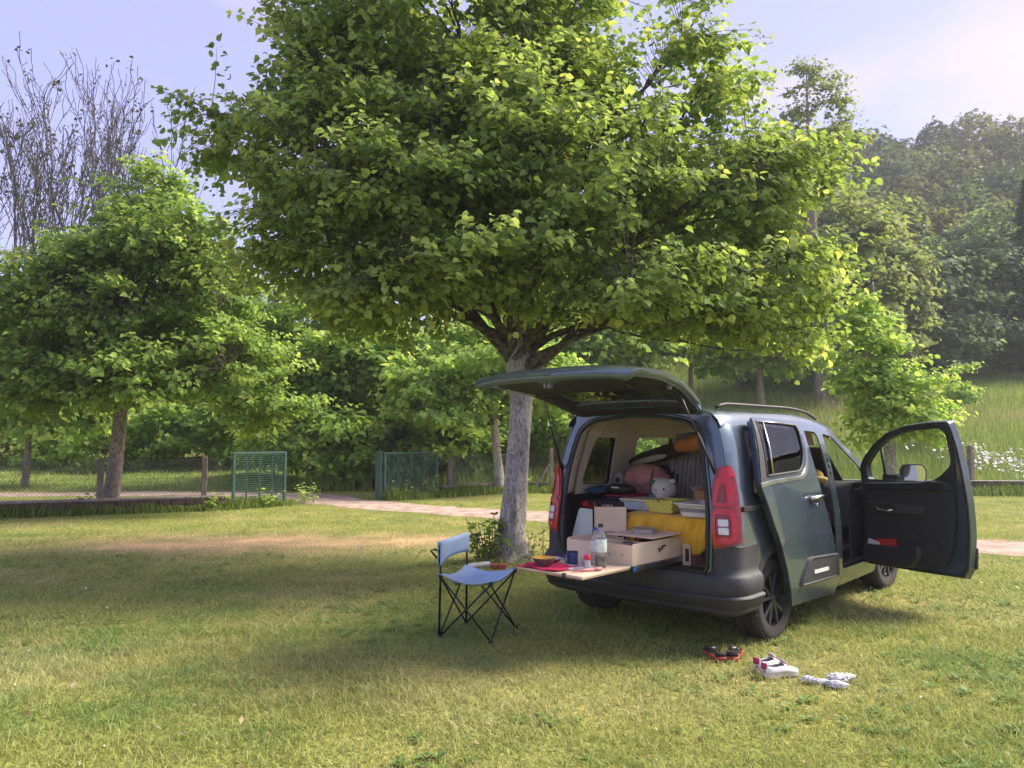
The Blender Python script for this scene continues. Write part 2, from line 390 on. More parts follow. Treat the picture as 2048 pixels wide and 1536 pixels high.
# tall meadow grass on the slope and along the wall
def meadow():
    n = 110000; d = (22.3**.6+rng.random(n)*(50**.6-22.3**.6))**(1/.6); x = -.74*d+rng.random(n)*1.5*d; y = d
    keep = (x > -2+4*(rng.random(n)-.5)) | (rng.random(n) < .35) ; keep &= on_path(x, y) > 1.2
    x, y = x[keep], y[keep]; m = len(x)
    h = (.25+.45*rng.random(m))*(.5+.9*fnoise(x*.4, y*.4)); h = np.where((x < -7) & (y < 34), h*.25, h)
    s = sstep(.45, .7, fnoise(x*.25, y*.3))*sstep(27, 34, y); u = rng.random((m, 1))
    rgb = np.array([.19,.28,.06])*(1-u)+np.array([.38,.43,.12])*u
    s = (s*(.3+.7*rng.random(m)))[:, None]; rgb = rgb*(1-.7*s)+np.array([.55,.40,.28])*.7*s
    me = blades(x, y, h, .022+.03*rng.random(m), rgb, rng, .5, 'meadow_grass', three=False)
    tag(link('meadow_grass', me, GRASS_M), 'tall meadow grass on the slope behind the fence', 'grass', kind='stuff')
meadow()
def verge(P, n, h, w, name, label):
    P = np.array(P, float); sg = np.hypot(*(P[1:]-P[:-1]).T); k = rng.choice(len(sg), n, p=sg/sg.sum()); u = rng.random(n)[:, None]
    q = P[k]*(1-u)+P[k+1]*u; x = q[:,0]+rng.normal(0, w, n); y = q[:,1]+rng.normal(0, w, n)
    ok = on_path(x, y) > 1.0; x, y = x[ok], y[ok]; m = len(x)
    hh = h*(.35+.9*rng.random(m))*(.3+1.3*fnoise(x*1.6, y*1.6)); u = rng.random((m, 1)); rgb = np.array([.12,.20,.035])*(1-u)+np.array([.25,.30,.07])*u
    tag(link(name, blades(x, y, hh, .014+.012*rng.random(m), rgb, rng, .6, name, three=True), GRASS_M), label, 'grass', kind='stuff')
verge([(-14,13.45),(-6.4,16.8),(-5.4,17.9)], 9000, .19, .12, 'verge_grass', 'longer grass along the foot of the low wall')
verge([(-3.3,19.2),(-2,20.3),(-.2,22.1),(14,20.9),(20,20.2)], 12000, .26, .2, 'verge_grass', 'longer grass along the fence behind the track')
# white daisies in the meadow and specks of clover on the lawn
def flowers(x, y, r, name, label, lift):
    n = len(x); z = TZ(x, y)+lift; a = rng.random(n)*6.28; tilt = rng.normal(0, .5, (n, 2)); V = []; 
    k = np.arange(6)*np.pi/3
    px = r[:, None]*np.cos(k); py = r[:, None]*np.sin(k); pz = px*tilt[:, :1]+py*tilt[:, 1:]
    V = np.stack([x[:, None]+px, y[:, None]+py, z[:, None]+pz], -1).reshape(-1, 3); F = np.arange(n*6).reshape(-1, 6)
    tag(link(name, mesh_np(name, V, F), pm('petal_white', (.78,.77,.72), .7)), label, 'flowers', kind='stuff')
fx = 16.3+rng.normal(0, .75, 420); fy = 25.3+rng.normal(0, 1.4, 420)
flowers(fx, fy, .03+.03*rng.random(420), 'daisies', 'patch of white daisies in the meadow beyond the open front door', .35+.2*rng.random(420))
fx = rng.uniform(-7, 6, 90); fy = rng.uniform(3, 16, 90)
flowers(fx, fy, .004+.007*rng.random(90), 'clover_flowers', 'scattered white clover specks on the lawn', .035)
# flat rosettes of plantain and clover between the blades
def rosettes(n):
    y = (2.4**.8+rng.random(n)*(11**.8-2.4**.8))**(1/.8); x = (rng.random(n)*2-1)*.72*y; ok = (fnoise(x*.8+50, y*.8+13) > .47) & (dry(x, y) < .2) & (on_path(x, y) > 1.3); x, y = x[ok], y[ok]; m = len(x); per = 6
    r = .014+.026*rng.random(m); a = rng.random((m, 1))*6.28+np.arange(per)*6.28/per+rng.normal(0, .25, (m, per)); e = .12+.55*rng.random((m, per))
    d = np.stack([np.cos(a)*np.cos(e), np.sin(a)*np.cos(e), np.sin(e)], -1); s = np.stack([-np.sin(a), np.cos(a), 0*a], -1); c = np.stack([x, y, TZ(x, y)+.012], 1)[:, None]
    L = r[:, None, None]*(.7+.6*rng.random((m, per, 1))); b0 = c+d*L*.15; V = np.stack([b0, c+d*L*.8+s*L*.42, c+d*L*1.7-np.array([0,0,.25])*L, c+d*L*.8-s*L*.42], 2).reshape(-1, 3)
    me = mesh_np('lawn_weeds', V, np.arange(len(V)).reshape(-1, 4)); ca = me.color_attributes.new('Col', 'FLOAT_COLOR', 'POINT')
    col = np.array([.16,.27,.07])*(.7+.7*rng.random((m*per, 1))); ca.data.foreach_set('color', np.repeat(np.concatenate([col, np.ones((m*per, 1))], 1), 4, axis=0).astype(np.float32).ravel())
    tag(link('lawn_weeds', me, GRASS_M), 'small clover and plantain leaves scattered through the lawn', 'weeds', kind='stuff')
rosettes(2000)
# fallen leaf scraps and bits of straw
def scraps(n):
    y = (2.4**.8+rng.random(n)*(10**.8-2.4**.8))**(1/.8); x = (rng.random(n)*2-1)*.72*y; a = rng.random(n)*6.28; L = .008+.022*rng.random(n)**2; w = L*(.12+.5*rng.random(n)); z = TZ(x, y)+.028+.02*rng.random(n)
    c = np.stack([x, y, z], 1); d = np.stack([np.cos(a), np.sin(a), .3*rng.normal(size=n)], 1)*L[:, None]; s = np.stack([-np.sin(a), np.cos(a), .3*rng.normal(size=n)], 1)*w[:, None]
    me = mesh_np('leaf_scraps', np.stack([c-d, c+s, c+d, c-s], 1).reshape(-1, 3), np.arange(n*4).reshape(-1, 4)); ca = me.color_attributes.new('Col', 'FLOAT_COLOR', 'POINT')
    u = rng.random((n, 1)); col = np.array([.20,.11,.05])*(1-u)+np.array([.60,.50,.32])*u; ca.data.foreach_set('color', np.repeat(np.concatenate([col, np.ones((n, 1))], 1), 4, axis=0).astype(np.float32).ravel())
    tag(link('leaf_scraps', me, GRASS_M), 'dry leaf scraps and straw bits lying on the lawn', 'litter', kind='stuff')
scraps(900)

# ------------------------------------------------------------------ trees
def norm(a): return a/np.maximum(np.linalg.norm(a, axis=-1, keepdims=True), 1e-9)
def tubes_np(P, r, n=5):
    """P (m,k,3) paths, r (m,k) radii -> verts, quads"""
    P = np.asarray(P, float); r = np.asarray(r, float); m, k = P.shape[:2]
    T = norm(np.gradient(P, axis=1)); ref = np.where(np.abs(T[:, :1, 2:]) > .8, np.array([[[1., .1, 0]]]), np.array([[[0.05, .1, 1.]]]))
    U = norm(np.cross(T, np.broadcast_to(ref, T.shape))); W_ = np.cross(T, U)
    a = np.arange(n)*2*np.pi/n
    V = P[:, :, None]+r[:, :, None, None]*(U[:, :, None]*np.cos(a)[:, None]+W_[:, :, None]*np.sin(a)[:, None])
    i = np.arange(m*k*n).reshape(m, k, n); j = np.roll(i, -1, axis=2)
    F = np.stack([i[:, :-1], j[:, :-1], j[:, 1:], i[:, 1:]], -1).reshape(-1, 4)
    return V.reshape(-1, 3), F
def bez(A, B, C, k=6):
    t = np.linspace(0, 1, k)[None, :, None]; return A[:, None]*(1-t)**2+B[:, None]*2*t*(1-t)+C[:, None]*t*t
def cat_mesh(parts):
    V, F, n = [], [], 0
    for v, f in parts: V.append(v); F.append(f+n); n += len(v)
    return np.concatenate(V), np.concatenate(F)
def leaf_mesh(name, pos, d, nrm, size, rgb, rng, fold=.16, shape='lime'):
    n = len(pos); d = norm(d); s = norm(np.cross(d, nrm)); u = np.cross(s, d)
    if shape == 'lime': L = np.array([(0,0,0),(.40,.16,1),(.44,.62,1),(0,1.08,-.8),(-.44,.62,1),(-.40,.16,1)])
    elif shape == 'long': L = np.array([(0,0,0),(.24,.25,1),(.22,.7,1),(0,1.15,-.8),(-.22,.7,1),(-.24,.25,1)])
    else: L = np.array([(0,-.1,0),(.5,.1,1),(.42,.8,.3),(0,1.1,-1),(-.45,.7,.6),(-.5,.05,1)])
    if shape == 'kite': L = np.array([(0,-.03,0),(.46,.42,1),(0,1.08,-.6),(-.46,.42,1)])
    k = len(L); fo = fold*(.3+1.4*rng.random(n))
    V = pos[:, None]+size[:, None, None]*(s[:, None]*L[:, :1]+d[:, None]*L[:, 1:2]+u[:, None]*L[:, 2:]*fo[:, None, None])
    i = np.arange(n)[:, None]*k; F = np.concatenate([i+np.array([0,1,2,3])]+([i+np.array([0,3,4,5])] if k == 6 else []), 1).reshape(-1, 4)
    me = mesh_np(name, V.reshape(-1, 3), F); ca = me.color_attributes.new('Col', 'FLOAT_COLOR', 'POINT')
    c = np.repeat(np.concatenate([rgb, np.ones((n, 1))], 1), k, axis=0).astype(np.float32); ca.data.foreach_set('color', c.ravel())
    return me
def leaf_mat(name, tr=.5, gloss=.2):
    m = bpy.data.materials.new(name); m.use_nodes = True; t = m.node_tree; b = t.nodes['Principled BSDF']; o = t.nodes['Material Output']
    v = t.nodes.new('ShaderNodeVertexColor'); v.layer_name = 'Col'; b.inputs['Roughness'].default_value = .6; b.inputs['Specular IOR Level'].default_value = gloss
    n = t.nodes.new('ShaderNodeTexNoise'); n.inputs['Scale'].default_value = 14; n.inputs['Detail'].default_value = 3; c = t.nodes.new('ShaderNodeTexCoord'); t.links.new(c.outputs['Object'], n.inputs['Vector'])
    rp = t.nodes.new('ShaderNodeValToRGB'); rp.color_ramp.elements[0].color = (.82,.86,.8,1); rp.color_ramp.elements[1].color = (1.18,1.14,1.1,1); rp.color_ramp.elements[0].position = .3; rp.color_ramp.elements[1].position = .7; t.links.new(n.outputs['Fac'], rp.inputs[0])
    mx = mixrgb(t, 'MULTIPLY'); t.links.new(v.outputs[0], mx.inputs['A']); t.links.new(rp.outputs[0], mx.inputs['B']); t.links.new(mx.outputs['Result'], b.inputs['Base Color'])
    tl = t.nodes.new('ShaderNodeBsdfTranslucent'); yl = mixrgb(t, 'MULTIPLY'); yl.inputs['B'].default_value = (1.6, 1.5, .95, 1); t.links.new(mx.outputs['Result'], yl.inputs['A']); t.links.new(yl.outputs['Result'], tl.inputs[0])
    ms = t.nodes.new('ShaderNodeMixShader'); ms.inputs[0].default_value = tr; t.links.new(b.outputs[0], ms.inputs[1]); t.links.new(tl.outputs[0], ms.inputs[2]); t.links.new(ms.outputs[0], o.inputs[0])
    return m
LEAF_M = leaf_mat('leaf_green')
def bark(name, dark, mid, pale, k=1.):
    m = bpy.data.materials.new(name); m.use_nodes = True; t = m.node_tree; b = t.nodes['Principled BSDF']; b.inputs['Roughness'].default_value = .9; b.inputs['Specular IOR Level'].default_value = .15
    c = t.nodes.new('ShaderNodeTexCoord')
    def nz(sc, st, det, ro=.6):
        mp_ = t.nodes.new('ShaderNodeMapping'); mp_.inputs['Scale'].default_value = (1, 1, st); n = t.nodes.new('ShaderNodeTexNoise'); n.inputs['Scale'].default_value = sc*k; n.inputs['Detail'].default_value = det; n.inputs['Roughness'].default_value = ro
        t.links.new(c.outputs['Object'], mp_.inputs[0]); t.links.new(mp_.outputs[0], n.inputs['Vector']); return n
    def rp(n, p0, c0, p1, c1):
        r = t.nodes.new('ShaderNodeValToRGB'); r.color_ramp.elements[0].position = p0; r.color_ramp.elements[1].position = p1; r.color_ramp.elements[0].color = (*c0, 1); r.color_ramp.elements[1].color = (*c1, 1); t.links.new(n.outputs['Fac'], r.inputs[0]); return r
    n1, n2, n3 = nz(5, .6, 8, .7), nz(34, .45, 6, .75), nz(16, 1.6, 5, .65)
    base = rp(n1, .36, mid, .64, pale); fiss = rp(n2, .36, (.35,.33,.31), .56, (1.1,1.1,1.1)); spot = rp(n3, .60, (1,1,1), .70, tuple(d/max(q, .01) for d, q in zip(dark, mid)))
    m1 = mixrgb(t, 'MULTIPLY'); m2 = mixrgb(t, 'MULTIPLY'); t.links.new(base.outputs[0], m1.inputs['A']); t.links.new(fiss.outputs[0], m1.inputs['B']); t.links.new(m1.outputs['Result'], m2.inputs['A']); t.links.new(spot.outputs[0], m2.inputs['B']); t.links.new(m2.outputs['Result'], b.inputs['Base Color'])
    bp = t.nodes.new('ShaderNodeBump'); bp.inputs['Strength'].default_value = .9; bp.inputs['Distance'].default_value = .015; t.links.new(n2.outputs['Fac'], bp.inputs['Height']); t.links.new(bp.outputs[0], b.inputs['Normal'])
    return m
BARK = bark('bark_grey_lichen', (.10,.085,.075), (.33,.30,.285), (.58,.54,.52))
BARK_B = pm('bark_dark_limbs', (.055,.045,.038), .9, rgb2=(.20,.17,.145), scale=14, detail=8, bump=.9, bscale=26, spec=.15)
BARK2 = bark('bark_brown', (.06,.048,.04), (.21,.175,.15), (.34,.29,.255), .8)
BARK3 = pm('bark_pale_dead', (.055,.045,.042), .9, rgb2=(.15,.13,.12), scale=5, detail=7, bump=.5, bscale=30, spec=.15)
GREENS = {'lime': ((.066,.108,.030),(.128,.176,.052),(.21,.255,.078)), 'maple': ((.060,.106,.027),(.118,.172,.046),(.195,.25,.068)),
          'dark': ((.040,.075,.022),(.078,.120,.036),(.12,.165,.05)), 'olive': ((.058,.082,.032),(.095,.120,.048),(.125,.148,.06)),
          'blue': ((.050,.080,.048),(.080,.115,.068),(.105,.14,.085)), 'fresh': ((.085,.145,.035),(.150,.215,.058),(.22,.27,.08))}
def leaf_rgb(kind, ncl, per, rng):
    a, b, c = [np.array(q) for q in GREENS[kind]]
    t = np.repeat(rng.random(ncl), per)*.6+rng.random(ncl*per)*.4; young = np.repeat(rng.random(ncl) < .26, per)
    a, b, c = a*2.1, b*2.25, c*2.2
    col = a+(b-a)*t[:, None]; col = np.where(young[:, None], b+(c-b)*rng.random((ncl*per, 1)), col)
    return col
def crown_points(lobes, n, rng, inner=.45, clump=9, spread=.3):
    L = np.array(lobes, float); w = (L[:,3]*L[:,4]*L[:,5])**.72; k = rng.choice(len(L), n, p=w/w.sum())
    nb = max(6, n//clump); kb = rng.choice(len(L), nb, p=w/w.sum()); j = rng.integers(0, nb, n); k = kb[j]
    d = norm(rng.normal(size=(nb, 3))); q = inner+(1-inner)*rng.random(nb)**.55
    ph = np.arctan2(d[:,1], d[:,0]); lump = .72+.46*fnoise(ph*1.6+kb*5.3+20, d[:,2]*2.2+kb*2.7+20)
    P = L[kb,:3]+d*L[kb,3:6]*(q*lump)[:, None]; d = d[j]
    s = np.array([1,1,.34])*spread; out = np.stack([d[:,0], d[:,1], -.25*np.ones(n)], 1)
    return P[j]+rng.normal(size=(n, 3))*s+out*(spread*.9*(rng.random((n,1))-.35)), k, d
def leafy_tree(name, label, trunk, lobes, ncl, per, leaf, green='lime', bark_m=None, seed=1, group=None, twig=.5, shape='lime', inner=.45, cat='tree', limb_r=None, forks=None, skirt=0, flat=.0, sides=10, secs=7, twigs=True):
    """trunk: [(x,y,z,r)...]; lobes: [(cx,cy,cz,rx,ry,rz)...] of the crown"""
    rng = np.random.default_rng(seed); tp = np.array(trunk, float); base = tp[0,:3]
    root = thing(name, label, cat, tuple(base), 0, group)
    bark_m = bark_m or BARK
    # trunk with a flared, slightly knobbly foot
    tt = spline(tp[:, :3], 6); rr = np.interp(np.linspace(0, 1, len(tt)), np.linspace(0, 1, len(tp)), tp[:,3])
    a = np.arange(sides*2)*np.pi/sides; ring = []
    for i, (p, q) in enumerate(zip(tt, rr)):
        fl = math.exp(-(p[2]-base[2])/.35); wob = 1+.05*np.sin(a*3+i*.5)+(.10+.2*fl)*(fnoise(np.cos(a)*1.6+seed+9, np.sin(a)*1.6+9+i*.25)-.5)*2+.16*fl*np.cos(a*5+1.3)
        ring.append(np.stack([p[0]-base[0]+np.cos(a)*q*wob, p[1]-base[1]+np.sin(a)*q*wob, np.full(len(a), p[2]-base[2])], 1))
    mb = MB(); mb.loft([[tuple(x) for x in r_] for r_ in ring], cap=True); mb.build('trunk', bark_m, root, smooth=True)
    L = np.array(lobes, float)
    top = tt[-1]; r_top = limb_r or tp[-1,3]*.62
    fk = np.array([tt[int(len(tt)*f_)-1] if f_ < 1 else tt[-1] for f_ in (forks or [1]*len(L))])
    A = fk; C = L[:,:3]; B = A*.5+C*.5; hz = np.linalg.norm(C[:,:2]-A[:,:2], axis=1)
    B[:,2] = A[:,2]+(C[:,2]-A[:,2])*.55+.22*hz*(C[:,2]-A[:,2] < hz); B[:,:2] = A[:,:2]+(C[:,:2]-A[:,:2])*.36
    B += rng.normal(0, .12, B.shape); E = C+(C-A)*.08*rng.random((len(L),1))
    limbs = bez(A, B, E, 12); limbs[:, 1:-1] += rng.normal(0, .035, limbs[:, 1:-1].shape)
    lr = r_top*np.linspace(1, .16, 12)[None]*(.75+.4*rng.random((len(L),1)))
    parts = [tubes_np(limbs, lr, 7)]
    # secondary boughs
    cp, k, d = crown_points(lobes, ncl, rng, inner, 9, twig*.5)
    cp[:,2] = np.maximum(cp[:,2], base[2]+skirt)
    S0, S2 = [], []
    for j in range(len(L)):
        ends = cp[k == j]
        if len(ends) == 0: continue
        e = ends[rng.integers(0, len(ends), max(3, int(secs*(L[j,3]*L[j,4]*L[j,5])**.33)))]
        i = rng.integers(4, 11, len(e)); S0.append(limbs[j, i]); S2.append(limbs[j, i]+(e-limbs[j, i])*.85)
    S0 = np.concatenate(S0); S2 = np.concatenate(S2); S1 = (S0+S2)/2; S1[:,2] += .12*np.linalg.norm(S2-S0, axis=1)*rng.normal(.6, .6, len(S0))
    sec = bez(S0, S1, S2, 7); sec[:, 1:-1] += rng.normal(0, .03, sec[:, 1:-1].shape)
    parts.append(tubes_np(sec, np.linspace(.32, .10, 7)[None]*r_top*np.ones((len(sec),1)), 5))
    # twigs: from the nearest bough point to each leaf spray
    nodes = np.concatenate([sec[:, 1:].reshape(-1, 3), limbs[:, 3:].reshape(-1, 3)]); near = np.empty(len(cp), int)
    for s in range(0, len(cp), 500): near[s:s+500] = ((cp[s:s+500, None]-nodes[None])**2).sum(-1).argmin(1)
    t0 = nodes[near]; dd = cp-t0; t1 = (t0+cp)/2; t1[:,2] += .10*np.linalg.norm(dd, axis=1)
    outw = norm(norm(dd)+.7*norm(cp-L[k,:3])*np.array([1,1,.45])+rng.normal(0, .3, dd.shape)); outw[:,2] *= .6; outw = norm(outw)
    tip = cp+outw*twig*.5
    tw = bez(t0, t1, tip, 3)
    if twigs: parts.append(tubes_np(tw, np.linspace(.10, .03, 3)[None]*r_top*np.ones((len(tw),1)), 3))
    V, F = cat_mesh(parts)
    tag(link('branches', mesh_np('branches', V-base, F, True), BARK_B, root), kind='stuff')
    # sprays of leaves set alternately along the twig ends
    u = (np.arange(per)+.5)/per; side = np.where(np.arange(per) % 2, 1., -1.)
    lat = norm(np.cross(outw, [0,0,1.]))
    pos = cp[:, None]+outw[:, None]*((u-.5)*twig)[None, :, None]*(.8+.5*rng.random((ncl,1,1)))+lat[:, None]*(side*leaf*.35)[None, :, None]
    pos = pos+rng.normal(0, leaf*.42, pos.shape)
    ld = outw[:, None]*.55+lat[:, None]*(side*.8)[None, :, None]+rng.normal(0, .35, pos.shape)+np.array([0,0,-.42])
    out_c = norm(cp-L[k,:3])
    ln = np.array([0,0,.85])+out_c[:, None]*.5+rng.normal(0, .42, pos.shape)
    size = (leaf*(.5+.85*rng.random((ncl, per)))).ravel()
    rgb = leaf_rgb(green, ncl, per, rng)
    me = leaf_mesh('crown', pos.reshape(-1, 3)-base, ld.reshape(-1, 3), ln.reshape(-1, 3), size, rgb, rng, shape=shape)
    link('crown', me, LEAF_M, root)
    return root

# the lime tree behind the van
D = 9.98
def lob(px, py, d, rx, rz, ry, k=.9):      # crown lobe measured in the photograph and set at its own distance
    v = (768-py)/1500; cp_, sp_ = math.cos(R(4.1)), math.sin(R(4.1)); q = d/(cp_-v*sp_)      # the camera looks up by 4.1 degrees
    return ((px-1024)/1500*q, d, 1.6+q*(sp_+v*cp_), rx/1500*d*k, ry*k, rz/1500*d*k)
leafy_tree('lime_tree', 'large spreading lime tree with pale mottled trunk behind the van', 
    [(-.03,D,-.05,.34),(-.02,D,.12,.24),(.0,D,.5,.180),(.06,D,1.2,.152),(.12,D+.02,1.9,.145),(.09,D+.03,2.5,.165),(.10,D+.03,2.85,.15),(.08,D+.05,4.2,.10),(-.1,D+.05,5.6,.05)],
    [lob(1000,330,10,390,260,2.5), lob(870,20,9.9,290,290,1.9), lob(1110,40,10,140,230,1.3), lob(1405,170,9.8,85,170,.8), lob(1385,50,9.8,45,90,.4), lob(1450,400,9.8,175,150,1.6), lob(1575,340,9.8,95,90,.8), lob(1500,570,9.8,170,105,1.3),
     lob(480,262,9.5,130,60,.7), lob(640,320,9.5,195,170,1.5), lob(630,520,9.4,180,90,1.5), lob(820,560,8.4,180,80,1.0), lob(1240,560,8.8,200,90,1.3), lob(680,140,9.7,155,170,1.4), lob(1150,350,9.0,220,190,1.4), lob(820,390,8.8,220,170,1.3), lob(1000,400,12,390,260,1.5), lob(1570,655,9.8,95,55,.8), lob(1400,645,9.6,120,45,1.0), lob(730,600,9.0,120,60,1.0), lob(1010,520,8.6,150,70,.9)],
    8600, 13, .085, 'lime', seed=3, twig=.44, limb_r=.066, forks=[.95,1,.9,.64,.85,.62,.70,.60,.72,.60,.62,.66,.64,.66,.70,.64,.72,.70,.62,.72,.74], sides=14, secs=9)
# leafy shoots round its foot
def sprout(name, label, x, y, h, w, n, per, leaf, green, seed, group=None, cat='shrub', shape='lime'):
    rng = np.random.default_rng(seed); z0 = float(TZ(x, y)); root = thing(name, label, cat, (x, y, z0), 0, group)
    b = np.stack([rng.normal(0, w*.28, n), rng.normal(0, w*.28, n), np.zeros(n)], 1); e = b*1.6+np.stack([rng.normal(0, w*.3, n), rng.normal(0, w*.3, n), h*(.5+.5*rng.random(n))], 1)
    st = bez(b, (b+e)/2+np.array([0,0,.1*h]), e, 6); V, F = tubes_np(st, np.linspace(1, .4, 6)[None]*.008*(h/.6)*np.ones((n,1)), 4); tag(link('stems', mesh_np('stems', V, F, True), BARK2, root), kind='stuff')
    u = np.linspace(.15, 1, per); A = b[:, None]*(1-u)[None, :, None]+e[:, None]*u[None, :, None]
    pos = A+rng.normal(0, leaf*.5, A.shape); ang = rng.random((n, per))*6.28
    d = np.stack([np.cos(ang), np.sin(ang), -.15+.4*rng.random((n, per))], -1); nr = np.array([0,0,1.])+rng.normal(0, .4, A.shape)
    link('leaves', leaf_mesh('leaves', pos.reshape(-1, 3), d.reshape(-1, 3), nr.reshape(-1, 3), leaf*(.6+.6*rng.random(n*per)), leaf_rgb(green, n, per, rng), rng, shape=shape), LEAF_M, root)
    return root
sprout('leaf_shoots', 'leafy shoots sprouting left of the pale lime trunk', -.27, 9.8, .66, .30, 16, 16, .085, 'lime', 21, 'shoots at the lime trunk')
sprout('leaf_shoots', 'small leafy shoots sprouting right of the pale lime trunk', .28, 9.85, .42, .32, 12, 10, .06, 'lime', 22, 'shoots at the lime trunk')

# the maple by the wall
leafy_tree('maple_tree', 'rounded leafy maple with straight brown trunk by the low wall',
    [(-8.80,16.6,-.05,.24),(-8.78,16.6,.25,.175),(-8.72,16.6,1.2,.15),(-8.66,16.6,2.3,.135),(-8.6,16.65,4,.10),(-8.5,16.7,6,.045)],
    [lob(260,590,16.6,215,200,2.3), lob(285,405,16.5,100,100,1.2), lob(110,610,16.3,130,120,1.6), lob(70,745,16.2,170,85,1.6), lob(400,590,16.3,105,110,1.5), lob(460,735,16.2,125,85,1.4), lob(250,755,15.3,180,70,1.1), lob(535,815,16.2,65,45,.8), lob(355,480,15.8,95,85,1.1), lob(210,500,15.8,95,85,1.1), lob(250,640,18.2,240,160,1.3)],
    4800, 12, .108, 'maple', BARK2, seed=8, twig=.5, limb_r=.075, forks=[.9,1,.7,.6,.7,.62,.62,.62,.8,.8,.66])
# small leafy trees and bushes beyond the track and the gate
leafy_tree('young_lime_tree', 'young lime with slim pale trunk standing at the fence behind the lime trunk',
    [(-.35,22.2,-.05,.17),(-.42,22.2,.9,.13),(-.5,22.2,1.8,.12),(-.6,22.2,3.4,.07)],
    [(-.6,22,3.9,2.0,1.6,1.3),(-2.2,21.8,3.1,1.4,1.2,.85),(.9,21.8,3.2,1.5,1.2,1.0),(-1.2,21.2,2.4,1.3,.9,.55)],
    900, 11, .17, 'fresh', BARK, seed=12, twig=.6, limb_r=.06, forks=[1,.8,.8,.7])
bgt = [  # name, label, x, y, trunk height/r, lobes, clusters, per, leaf, green, seed, shape
 ('bushy_tree', 'dark bushy tree filling the gap between the two gate leaves', -4.4, 26, [(-4.4,25.8,3.3,2.3,1.8,2.1),(-6.0,26,2.0,1.6,1.4,1.7),(-3.0,25.6,1.6,1.5,1.2,1.5),(-4.6,25,1.1,1.6,1.2,1.1)], 1500, 9, .24, 'maple', 31, 'lime'),
 ('bushy_tree', 'rounded mid green tree behind the mesh gate leaf', -1.6, 27.5, [(-1.6,27.4,3.8,2.4,1.8,2.5),(-2.9,27,2.0,1.6,1.3,1.6),(.2,27,2.2,1.7,1.3,1.7)], 1200, 9, .24, 'maple', 32, 'lime'),
 ('hazel_tree', 'bright green leafy tree rising between the maple and the lime', -6.6, 24.5, [(-6.8,24.5,5.0,2.2,1.8,1.7),(-5.4,24.5,4.4,1.8,1.5,1.7),(-8.0,24.5,3.6,1.7,1.5,1.5)], 1100, 10, .22, 'fresh', 33, 'lime'),
 ('hazel_tree', 'leafy tree under the lime crown to the right of its trunk', 2.6, 29, [(2.6,28.8,4.6,2.4,2,1.6),(4.4,28.6,4.6,1.9,1.6,1.8),(1.2,28.6,4.6,1.7,1.5,1.7),(3.2,28.4,3.2,2.2,1.4,1.0)], 1200, 9, .25, 'maple', 34, 'lime'),
 ('olive_green_tree', 'pale olive tree seen far behind between maple and lime crown', -12.5, 47, [(-12.5,47,11,2.8,2.4,3.2),(-13,47,7,3.0,2.6,3.0)], 1000, 9, .32, 'olive', 35, 'lime'),
 ('bushy_tree', 'dark tree behind the open tailgate right of the trunk', 7.6, 32, [(7.6,32,6.6,2.3,2,2.4),(9.4,31.6,5.6,1.8,1.5,1.8),(6.2,31.6,5.2,1.8,1.5,1.8),(8.4,31.2,4.4,2.2,1.4,1.0)], 1300, 9, .26, 'dark', 36, 'lime'),
 ('shade_bush', 'dark bush under the maple at the far side of the track', -20.5, 33, [(-20.5,33,2.6,3.6,1.8,2.4),(-24.5,33,2.4,3.2,1.8,2.2),(-17,34,2.2,2.8,1.6,2.1)], 1700, 8, .24, 'maple', 37, 'lime'),
 ('shade_bush', 'dark bush behind the maple trunk', -13.5, 33.5, [(-13.5,33.5,2.6,2.8,1.6,2.3),(-10.6,33,2.9,2.4,1.5,2.2)], 1200, 8, .24, 'maple', 38, 'lime'),
 ('leafy_tree', 'leafy tree at the left edge behind the maple', -15.8, 24.5, [(-16.4,24.5,4.8,1.8,1.8,1.5),(-17.6,24.5,3.4,1.8,1.6,1.5),(-14.6,24.3,3.0,1.6,1.4,1.4)], 1100, 9, .24, 'maple', 39, 'lime'),
 ('leafy_bush', 'bright bush just right of the barred gate leaf', -5.6, 23.6, [(-5.9,23.6,1.5,1.3,1.0,1.3),(-4.9,23.9,1.2,1.1,.9,1.1)], 520, 9, .19, 'fresh', 41, 'lime'),
 ('leafy_bush', 'leafy bush between the two gate leaves left of the green post', -3.9, 24.2, [(-3.9,24.2,1.6,1.2,.9,1.5),(-3.2,24.5,1.0,.9,.8,.9)], 480, 9, .19, 'maple', 42, 'lime'),
 ('leafy_bush', 'bright bush behind the mesh gate leaf', -1.9, 24.4, [(-2.0,24.3,1.5,1.2,.9,1.4),(-1.0,24.5,1.8,1.2,.9,1.5)], 520, 9, .19, 'fresh', 43, 'lime'),
 ('leafy_bush', 'leafy bush right of the lime trunk behind the fence', 1.9, 25, [(1.9,25,1.7,1.5,1.0,1.6),(3.4,25.2,1.5,1.3,.9,1.4)], 620, 9, .19, 'maple', 44, 'lime'),
 ('leafy_bush', 'tall bright bush left of the bare maple trunk beyond the fence', -11.4, 30.5, [(-11.4,30.5,2.1,1.8,1.1,1.8),(-9.2,30.8,1.8,1.5,1.0,1.6)], 640, 9, .2, 'fresh', 45, 'lime'),
 ('leafy_bush', 'low bright bush on the bank left of the barred gate leaf', -8.6, 27, [(-8.6,27,1.1,1.3,.9,1.0),(-7.2,27,1.5,1.2,.9,1.3)], 520, 9, .18, 'fresh', 46, 'lime'),
 ('leafy_bush', 'bright bush beyond the track at the far left', -16.2, 30, [(-16.2,30,1.4,1.7,1.0,1.3),(-14.2,30.2,1.7,1.5,1.0,1.5)], 620, 9, .19, 'fresh', 47, 'lime'),
 ('round_bush', 'small bright bush on the grass at the left edge beyond the fence', -19.2, 31, [(-19.2,31,1.0,1.1,.9,.8)], 260, 9, .16, 'fresh', 40, 'lime'),
]
